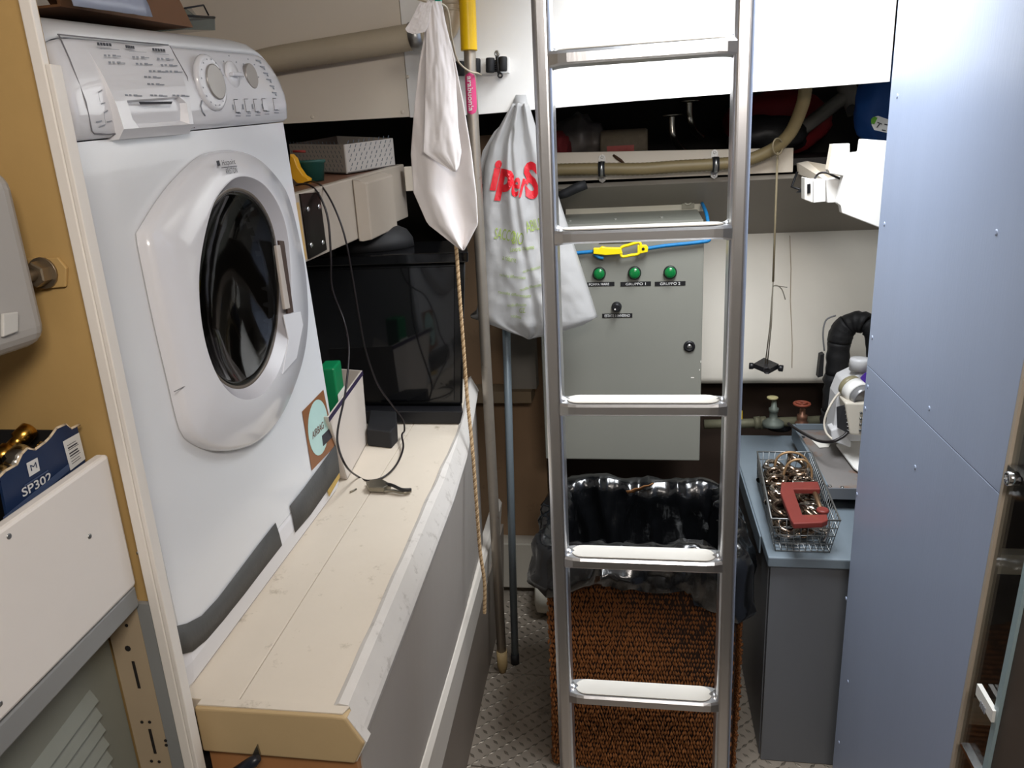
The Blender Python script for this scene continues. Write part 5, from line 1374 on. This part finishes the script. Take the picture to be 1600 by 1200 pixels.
obj('hose_loop', MB().tube([AY(1215 + 7 * math.cos(t) - 3 * math.sin(t), 229 + 5 * math.cos(t) + 12 * math.sin(t), 2.215 + .02 * math.cos(t)) for t in [2 * PI * k / 18 for k in range(18)]], .0022, 6, loop=True), cpl, hc_)
zc_ = p2.z - .004; cx_, cy_ = p2.x, p2.y
arm = [V((cx_ - .031, cy_ + .006, zc_)), V((cx_ + .03, cy_ - .008, zc_ - .004)), V((cx_ - .008, cy_ - .034, zc_)), V((cx_ + .008, cy_ + .034, zc_))]
obj('web', MB().prism([V((cx_ - .036, cy_ + .0, zc_ - .002)), V((cx_, cy_ - .045, zc_ - .008)), V((cx_ + .036, cy_, zc_ - .004)), V((cx_, cy_ + .045, zc_ + .004))], (0, 0, .014)), black_pl, hc_)
for dx, dy in ((-1, .15), (1, -.15), (-.1, -1), (.1, 1)):
    d_ = V((dx, dy, -.1 if dx > .5 else 0)).normalized(); o_ = V((cx_, cy_, zc_ + .003)) + d_ * .034
    obj('arm', MB().lathe(o_, d_, [(.007, 0), (.010, .004), (.010, .014), (.008, .015), (.007, .012)], 14), black_pl, hc_)

# notched white bracket at right and switch box
yk = 1.942
wbk = thing('white_bracket', AY(1350, 300, yk), 'white notched board end sticking out beside the slate blue wall', 'bracket')
pts_ = [(1301, 225), (1328, 224), (1328, 239), (1344, 237), (1347, 217), (1400, 221), (1400, 366), (1316, 333), (1314, 322), (1309, 318), (1318, 275), (1297, 271)]
obj('board', MB().prism([AY(px, py, yk) for px, py in pts_], (0, .03, 0)), white_gloss, wbk, bevel=.002)
obj('side_strip', MB().prism([AY(1301, 225, yk + .001), AY(1294, 265, yk + .001), AY(1297, 271, yk + .001), AY(1303, 240, yk + .001)], (0, .03, 0)), cream_panel, wbk)
obj('beam', MB().prism([AY(1247, 255, 2.26), AY(1262, 252, 2.26), AY(1320, 262, 2.0), AY(1320, 300, 2.0), AY(1248, 272, 2.26)], (0, .02, 0)), cream_panel, wbk)
obj('iron_bracket', MB().tube([AY(1246, 268, 2.25), AY(1237, 292, 2.25), AY(1256, 298, 2.22)], .0035, 6), black_pl, wbk)
obj('clip', MB().prism([AY(1244, 301, 2.2), AY(1251, 295, 2.2), AY(1256, 301, 2.2)], (0, .004, 0)), black_pl, wbk)
sb = thing('switch_box', AY(1285, 318, 2.02), 'small white switch box with a dark rocker mounted beside the notched bracket', 'switch box')
a_ = AY(1271, 279, 2.02); b_ = AY(1289, 282, 2.0); c2 = AY(1289, 316, 2.0); d2 = AY(1256, 310, 2.04)
obj('front', MB().prism([AY(1257, 277, 2.03), AY(1270, 280, 2.01), AY(1270, 317, 2.01), AY(1257, 312, 2.03)], (.0, .04, 0)), white_paint, sb, bevel=.0015)
obj('housing', MB().prism([AY(1271, 280, 2.01), AY(1290, 280, 2.0), AY(1290, 315, 2.0), AY(1271, 317, 2.01)], (0, .04, 0)), white_gloss, sb, bevel=.0015)
obj('rocker', MB().prism([AY(1261, 288, 2.022), AY(1266, 287, 2.015), AY(1266, 301, 2.015), AY(1261, 302, 2.022)], (0, -.003, 0)), black_pl, sb)
obj('socket_housing', MB().prism([AY(1291, 281, 1.995), AY(1318, 276, 1.985), AY(1316, 316, 1.985), AY(1293, 317, 1.995)], (0, .04, 0)), white_gloss, sb, bevel=.0015)
prop(obj('black_lead', MB().tube(spline([AY(1273, 279, 2.02), AY(1280, 271, 2.0), AY(1292, 270, 1.99), AY(1305, 276, 1.978), AY(1318, 281, 1.972)], 6), .0028, 6), wire_m), 'short black lead looping over the white switch box', 'cable')

# ------------------------------------------------------------------ slate cabinet, right
gcab = thing('slate_cabinet', (.55, 2.1, 0), 'slate blue painted floor cabinet topped with a wire basket, right of the ladder', 'cabinet')
GX, GY = .297, 1.688
obj('worktop', MB().box(GX, .98, GY, 2.5, .572, .598), slate_top, gcab, bevel=.003)
obj('front_panel', MB().box(GX + .008, .98, GY + .010, GY + .03, 0.002, .571), slate_dark, gcab)
obj('side_panel', MB().box(GX + .006, GX + .024, GY + .031, 2.49, 0.002, .571), slate_dark, gcab)
obj('side_lip', MB().box(GX - .004, GX + .0005, 1.80, 2.45, .545, .594), slate_top, gcab, bevel=.002)
for px, py in ((1210, 1060), (1315, 1000)): pass
sl = thing('raised_tray', (.7, 2.18, .6), 'low rusted slate tray standing on the cabinet top at the right', 'tray')
rust = mat('rusted_slate', '7A7674', .55, var=.12, scale=9, spots='7E5A40', spot_scale=7, spot_cut=.50)
obj('plate', MB().box(.483, .97, 1.95, 2.40, .632, .658), rust, sl, bevel=.002)
obj('front_edge', MB().box(.483, .97, 1.943, 1.9495, .632, .662), slate_dark, sl)
obj('side_edge', MB().box(.474, .4825, 1.943, 2.40, .625, .674), slate_top, sl, bevel=.0015)
obj('back_edge', MB().box(.4835, .97, 2.39, 2.40, .659, .676), slate_top, sl)
for x, y in ((.50, 2.0), (.94, 2.0), (.50, 2.36), (.94, 2.36)): obj('foot', MB().lathe((x, y, .5985), (0, 0, 1), [(.012, 0), (.012, .034)], 12), black_rub, sl)
for px, py in ((1316, 762), (1297, 760), (1283, 745)):
    p = AZ(px, py, .6585); obj('screw', MB().lathe(p, (0, 0, 1), [(.005, 0), (.004, .003)], 10), screw_m, sl)
p = AZ(1254, 683, .6585); obj('bolt_hole', MB().lathe(p, (0, 0, 1), [(.008, 0), (.008, .001)], 14), black_pl, sl)
# little rust knob at the worktop side
p = AY(1196, 812, 1.80)

# wire basket
x0f, x1f = .3175, .441; x0t, x1t = .302, .455
yf, yb_ = 1.718, 2.12; zl, zt_ = .601, .692
wbk_ = thing('wire_basket', (.38, 1.92, .6), 'long galvanised wire basket heaped with shackles on the slate cabinet', 'basket')
gw = mat('galvanised_wire', '8E9090', .4, .9, var=.15, scale=40)
B4 = [V((x0f, yf, zl)), V((x1f, yf, zl)), V((x1f + .008, yb_ - .01, zl)), V((x0f + .012, yb_ - .01, zl))]
T4 = [V((x0t, yf - .016, zt_)), V((x1t, yf - .016, zt_)), V((x1t + .02, yb_, zt_)), V((x0t + .026, yb_, zt_))]
obj('rim_wire', MB().tube(T4, .0024, 8, loop=True), gw, wbk_)
for k, nn2 in ((0, 9), (1, 24), (2, 9), (3, 24)):
    q = MB()
    a0, a1, t0_, t1_ = B4[k], B4[(k + 1) % 4], T4[k], T4[(k + 1) % 4]
    for i in range(nn2 + 1): q.tube([a0.lerp(a1, i / nn2), t0_.lerp(t1_, i / nn2)], .0010, 5)
    for j in range(0, 4):
        u = j / 4; q.tube([a0.lerp(t0_, u), a1.lerp(t1_, u)], .0012 if j else .0016, 5)
    obj('mesh_side', q, gw, wbk_)
q = MB()
for i in range(10): q.tube([B4[0].lerp(B4[1], i / 9), B4[3].lerp(B4[2], i / 9)], .0010, 5)
for i in range(25): q.tube([B4[0].lerp(B4[3], i / 24), B4[1].lerp(B4[2], i / 24)], .0010, 5)
obj('mesh_bottom', q, gw, wbk_)
# shackles, one built then copied
shm = mat('old_shackle', '8E7C6C', .25, 1.0, var=.25, scale=50)
shm2 = mat('bright_shackle', 'C4BCB4', .16, 1.0, var=.1, scale=40)
def make_shackle(nm, loc, m, R_=.0225, r_=.0066):
    t = thing(nm, loc, None, None)
    path = [V((-R_, 0, -.020))] + [V((-R_ * math.cos(a), 0, R_ * math.sin(a))) for a in [PI * k / 12 for k in range(13)]] + [V((R_, 0, -.020))]
    rd = [r_ * 1.5] + [r_] * 13 + [r_ * 1.5]
    bw = MB().tube(path, rd, 9); 
    for p in bw.v: p += V(loc)
    obj('bow', bw, m, t)
    pn_ = MB().cyl((-R_ - .008, 0, -.020), (R_ + .007, 0, -.020), r_ * .9, 8); pn_.lathe((R_ + .007, 0, -.020), (1, 0, 0), [(.008, 0), (.008, .003)], 10)
    for p in pn_.v: p += V(loc)
    obj('pin', pn_, m, t)
    return t
def dup(t):
    r_ = t.copy(); COL.objects.link(r_)
    for ch in list(t.children):
        c = ch.copy(); COL.objects.link(c); c.parent = r_
    return r_
random.seed(21)
protoA = make_shackle('shackle', (0, 0, 0), shm); protoB = make_shackle('bright_shackle', (0, 0, 0), shm2)
spots_ = []
for lay in range(3):
    for i in range(7):
        for j in range(2):
            t = (i + .5 + random.uniform(-.2, .2)) / 7
            y = yf + .028 + t * (yb_ - yf - .06)
            xm = .379 + .018 * (y - yf) / .4; x = xm + (-.031 if j == 0 else .031) + random.uniform(-.005, .005)
            if lay == 2 and i in (0,) and j == 0: continue
            spots_.append((x, y, .628 + lay * .020 + (0.007 if i > 3 else 0), lay, i, j))
for k, (x, y, z, lay, idx_, jd_) in enumerate(spots_):
    pr_ = protoA if k % 3 else protoB
    first = (k == 0 and pr_ is protoB) or (k == 1 and pr_ is protoA)
    o = pr_ if first else dup(pr_)
    o.location = (x, y, z)
    o.rotation_euler = (random.uniform(1.1, 1.9) * random.choice((1, -1)), random.uniform(-.45, .45), random.uniform(0, 6.28))
    o.scale = (1, 1, 1)
    prop(o, ('bright' if pr_ is protoB else 'dull brown') + ' shackle in the wire basket, ' + ('bottom', 'middle', 'top')[lay] + ' layer, ' + ('first', 'second', 'third', 'fourth', 'fifth', 'sixth', 'seventh')[idx_] + ' from the near end, ' + ('left', 'right')[jd_] + ' side', 'shackle', 'shackles in the wire basket')
# two thin brown hoops standing at the back of the heap
hoopm = mat('hoop_tan', '9A7C5A', .5, .5, var=.1)
for (pts_, lab) in (([(1212, 722), (1218, 712), (1230, 707), (1245, 708), (1256, 714), (1262, 724)], 'thin tan wire hoop standing out of the shackles, the hoop nearer the basket back'),
              ([(1223, 748), (1228, 730), (1236, 721), (1248, 718), (1260, 721), (1268, 735)], 'thin tan wire hoop standing out of the shackles, the nearer hoop')):
    y_ = 2.06 if pts_[0][0] == 1212 else 1.98
    P_ = [AY(px, py, y_) for px, py in pts_]
    P_ = [V((P_[0].x - .002, y_, .64))] + P_ + [V((P_[-1].x + .002, y_, .64))]
    prop(obj('wire_hoop', MB().tube(spline(P_, 6), .0034, 7), hoopm), lab, 'hoop')
# red C clamp on the heap
clz = .700
cz = lambda px, py, z=clz: AZ(px, py, z)
cla = thing('c_clamp', cz(1250, 785), 'red cast iron C clamp lying across the shackles in the wire basket', 'clamp')
redm = mat('clamp_red', '6E2A24', .5, var=.15, scale=25, spots='7A4628', spot_scale=18, spot_cut=.58)
Zc = .712
zz = lambda px, py: AZ(px, py, Zc)
outl = [(1221, 753), (1278, 752), (1282, 764), (1240, 764), (1254, 804), (1292, 803), (1294, 812), (1285, 816), (1240, 818), (1236, 812), (1219, 768)]
obj('frame', MB().prism([zz(px, py) for px, py in outl], (0, 0, -.014)), redm, cla, bevel=.0025)
obj('screw_spindle', MB().tube([AZ(1268, 757, Zc - .012), AZ(1284, 800, Zc - .012)], .0055, 10), mat('rust_thread', '6E5640', .5, .7, var=.2, scale=80), cla)
obj('anvil_boss', MB().lathe(AZ(1285, 801, Zc - .016), (0, 0, 1), [(.013, 0), (.015, .006), (.012, .010)], 16), redm, cla)
prop(obj('silver_hook', MB().tube(spline([AY(1296, 812, 1.706), AY(1295, 826, 1.708), AY(1291, 838, 1.708), AY(1287, 845, 1.71)], 5), [.0022] * 8 + [.003] * 8, 7), chrome), 'thin silver hook hanging on the near right corner of the wire basket', 'hook')

# ------------------------------------------------------------------ valves and plumbing behind the cabinet
ZG = .599
pl_ = thing('pipe_run', (.42, 2.55, .60), 'old green grey pipe lying along the wall behind the slate cabinet', 'pipe')
pgm_ = mat('old_pipe', '6E6C58', .6, .3, var=.25, scale=20)
obj('tube', MB().tube([AY(1100, 663, 2.53), AY(1150, 662, 2.53), AY(1330, 655, 2.53)], .016, 14), pgm_, pl_)
for px in (1183, 1192, 1255): obj('pipe_collar', MB().tube([AY(px - 5, 661, 2.53), AY(px + 5, 660, 2.53)], .022, 12), pgm_, pl_)
gv = thing('green_valve', AY(1207, 655, 2.5), 'grey green bronze valve with a cream handwheel behind the slate cabinet', 'valve')
gvm = mat('valve_green', '747C74', .55, .3, var=.12)
b0_ = AY(1208, 660, 2.5)
obj('body', MB().lathe(b0_ + V((0, 0, -.01)), (0, 0, 1), [(.036, 0), (.034, .012), (.018, .022), (.013, .026), (.013, .048), (.016, .049), (.016, .060), (.010, .064), (.007, .085)], 20), gvm, gv)
obj('handwheel', MB().lathe(AY(1207, 623, 2.5), (0, 0, 1), [(.010, 0), (.018, .001), (.018, .006), (.010, .007)], 18), mat('wheel_cream', 'B7AE7E', .5), gv)
rv = thing('red_valve', AY(1253, 660, 2.5), 'copper brown valve with a rusty red handwheel behind the slate cabinet', 'valve')
b0_ = AY(1253, 658, 2.5)
obj('body', MB().lathe(b0_ + V((0, 0, -.02)), (0, 0, 1), [(.022, 0), (.022, .015), (.014, .022), (.017, .030), (.017, .042), (.010, .046), (.009, .062)], 16), mat('valve_copper', '7E5A48', .45, .6, var=.2), rv)
wc_ = AY(1253, 631, 2.5)
whl = MB(); whl.tube([wc_ + V((math.cos(t) * .024, math.sin(t) * .024, 0)) for t in [2 * PI * k / 20 for k in range(20)]], .0045, 8, loop=True)
for k in range(3): t = 2 * PI * k / 3 + .4; whl.tube([wc_, wc_ + V((math.cos(t) * .024, math.sin(t) * .024, 0))], .004, 6)
obj('handwheel', whl, mat('wheel_red', '8E4632', .55, var=.15), rv)
pk_ = AZ(1217, 669, ZG) + V((0, .035, 0))
cap = thing('black_cap', pk_, 'round black puck with a small red dot at the back edge of the slate cabinet', 'cap')  # round black cap with a red dot, set on the worktop
obj('body', MB().lathe((pk_.x, pk_.y - .035, ZG), (0, 0, 1), [(.040, 0), (.041, .004), (.041, .026), (.038, .030), (.001, .031)], 28), black_pl, cap)
obj('red_dot', MB().lathe((pk_.x, pk_.y - .035, ZG + .030), (0, 0, 1), [(.007, 0), (.006, .002)], 12), mat('dot_red', 'B2404A', .5), cap)
prop(obj('yellow_tag', MB().prism([AY(1152, 642, 2.46), AY(1160, 642, 2.46), AY(1160, 655, 2.46), AY(1152, 656, 2.46)], (0, .004, 0)), mat('tag_yellow', 'D8B41E', .5)), 'small bright yellow tag on the pipe beside the ladder rail', 'tag')

# taped bend
tpp = thing('taped_pipe', AY(1300, 690, 2.36), 'thick pipe bend wrapped in black tape in the right corner', 'pipe')
Yt = 2.445
tp1 = spline([V((AY(1302, 680, Yt).x, Yt, .604)), AY(1303, 655, Yt), AY(1306, 610, Yt), AY(1309, 560, Yt), AY(1312, 530, Yt), AY(1320, 512, Yt), AY(1338, 503, Yt - .01), AY(1356, 508, Yt - .03), AY(1366, 530, Yt - .04), AY(1368, 570, Yt - .05)], 6)
wrap = mat('black_wrap', '1E1E20', .6, var=.3, scale=12, bump=.4, bscale=40)
def seg(path, r0, seed):
    rings = []; P_ = path
    return MB().tube(P_, [r0 * (1 + .16 * nz((i * .9, seed, 1))) for i in range(len(P_))], 16)
n_ = len(tp1)
for a_, b_, r0 in ((0, 9, .040), (8, 16, .038), (15, 24, .034), (23, 33, .036), (32, 42, .033), (41, n_, .026)):
    obj('tape_wrap', seg(tp1[a_:b_], r0, a_), wrap, tpp)
obj('tape_flap', MB().prism([AY(1282, 555, Yt - .02), AY(1288, 553, Yt - .02), AY(1286, 588, Yt - .02), AY(1278, 590, Yt - .02)], (0, .03, 0)), wrap, tpp)
obj('grey_lead', MB().tube(spline([AY(1288, 548, Yt - .03), AY(1286, 520, Yt - .03), AY(1291, 500, Yt - .02), AY(1306, 493, Yt - .02)], 6), .0025, 6), mat('lead_grey', '7A7A7C', .4), tpp)

# white pump with bottle
yp = 2.16
pu = thing('white_pump', AZ(1330, 720, .659), 'white pump unit with a stubby cream canister beside the taped pipe', 'pump')
pw = mat('pump_white', 'D6D6D8', .35, var=.05); pcr = mat('pump_cream', 'D4CCBE', .4, var=.06)
sz_ = lambda px, py, y=yp: AY(px, py, y)
obj('top_cap', MB().lathe(sz_(1342, 578, yp + .02), (0, 0, 1), [(.026, 0), (.026, .028), (.024, .034), (.010, .034)], 18), pw, pu)
obj('cap_recess', MB().lathe(sz_(1342, 561, yp + .02) + V((0, 0, -.001)), (0, 0, 1), [(.012, 0), (.012, .003)], 12), mat('recess_brown', '5A4038', .6), pu)
obj('shoulder', MB().loft([[sz_(1318, 596), sz_(1352, 580), sz_(1375, 585), sz_(1375, 690), sz_(1345, 690), sz_(1300, 690), sz_(1308, 620)], [p + V((0, .09, 0)) for p in (sz_(1318, 596), sz_(1352, 580), sz_(1375, 585), sz_(1375, 690), sz_(1345, 690), sz_(1300, 690), sz_(1308, 620))]], smooth=False), pw, pu, bevel=.006, seg=3)
o_ = sz_(1324, 600, yp - .005); e_ = sz_(1350, 623, yp - .07)
dv = (e_ - o_)
ol = mat('canister_olive', '8C8468', .4)
obj('canister_base', MB().lathe(o_, dv, [(.026, 0), (.032, .006), (.032, .022)], 22), ol, pu)
obj('canister_body', MB().lathe(o_ + dv.normalized() * .022, dv, [(.033, 0), (.033, .026), (.030, .03)], 22), white_gloss, pu)
obj('canister_lid', MB().lathe(o_ + dv.normalized() * .052, dv, [(.029, 0), (.029, .020), (.026, .022), (.024, .016)], 22), mat('lid_grey', '9A9A9C', .3, .4), pu)
obj('purple_label', MB().prism([sz_(1344, 590, yp - .012), sz_(1352, 582, yp - .012), sz_(1364, 582, yp - .012), sz_(1364, 606, yp - .012), sz_(1350, 606, yp - .012)], (0, -.003, 0)), mat('label_purple', '5A3AA8', .4), pu)
mbx = [sz_(1313, 630, yp - .07), sz_(1344, 628, yp - .07), sz_(1345, 678, yp - .07), sz_(1325, 680, yp - .07)]
obj('motor_box', MB().prism([sz_(1320, 629, yp - .08), sz_(1360, 630, yp - .08), sz_(1360, 682, yp - .08), sz_(1328, 680, yp - .08)], (0, .075, 0)), pcr, pu, bevel=.006, seg=3)
obj('motor_grille', MB().prism([sz_(1307, 636, yp - .03), sz_(1319, 633, yp - .075), sz_(1327, 678, yp - .075), sz_(1308, 668, yp - .03)], (.002, .003, 0)), mat('grille_dark', '3A3A3E', .6), pu)
gl2 = MB()
for k in range(7):
    t = k / 6.0; gl2.tube([sz_(1308.5 + .4 * k, 637 + 4.6 * k, yp - .032), sz_(1320 + 1.1 * k, 634.5 + 6.4 * k, yp - .077)], .0009, 4)
obj('grille_bars', gl2, screw_m, pu)
for k in range(4): obj('side_screw', MB().lathe(sz_(1345.5 - k * .6, 645 + 9 * k, yp - .083), (0, -1, 0), [(.004, 0), (.003, .004)], 10), screw_m, pu)
obj('base_block', MB().prism([sz_(1298, 672, yp - .02), sz_(1312, 668, yp - .02), sz_(1330, 690, yp - .02), sz_(1330, 700, yp - .02), sz_(1300, 690, yp - .02)], (0, .05, 0)), pw, pu, bevel=.004)
prop(obj('white_lead', MB().tube(spline([AY(1322, 604, yp - .02), AY(1306, 620, yp - .02), AY(1294, 640, yp - .03), AY(1288, 660, yp - .03), AY(1291, 676, yp - .04), AY(1300, 686, yp - .05)], 7), .0032, 7), pcr), 'cream lead curving down the left side of the white pump', 'cable')
prop(obj('black_lead', MB().tube(spline([AY(1232, 662, 2.38), AY(1245, 671, 2.30), AY(1262, 681, 2.2), AY(1280, 689, 2.12), AY(1300, 690, 2.07), AY(1316, 683, 2.07), AY(1324, 676, 2.075)], 8), .0045, 8), wire_m), 'thick black lead running from the black puck to the white pump', 'cable')
wtr = thing('white_tray', AZ(1330, 720, .66), 'flat white plastic tray lying on the rusted tray under the white pump', 'tray')
ty = lambda px, py: AZ(px, py, .664)
tpts = [ty(1306, 697), ty(1345, 690), ty(1400, 700), ty(1400, 745), ty(1340, 738), ty(1333, 733)]
obj('plate', MB().prism(tpts, (0, 0, .008)), white_gloss, wtr, bevel=.003)
prop(obj('paper_scrap', MB().prism([AZ(1268, 688, .6595), AZ(1276, 686, .6595), AZ(1290, 693, .6595), AZ(1298, 693, .6595), AZ(1295, 699, .6595), AZ(1280, 700, .6595)], (0, 0, .002)), white_paint), 'torn white scrap lying on the rusted tray', 'scrap')
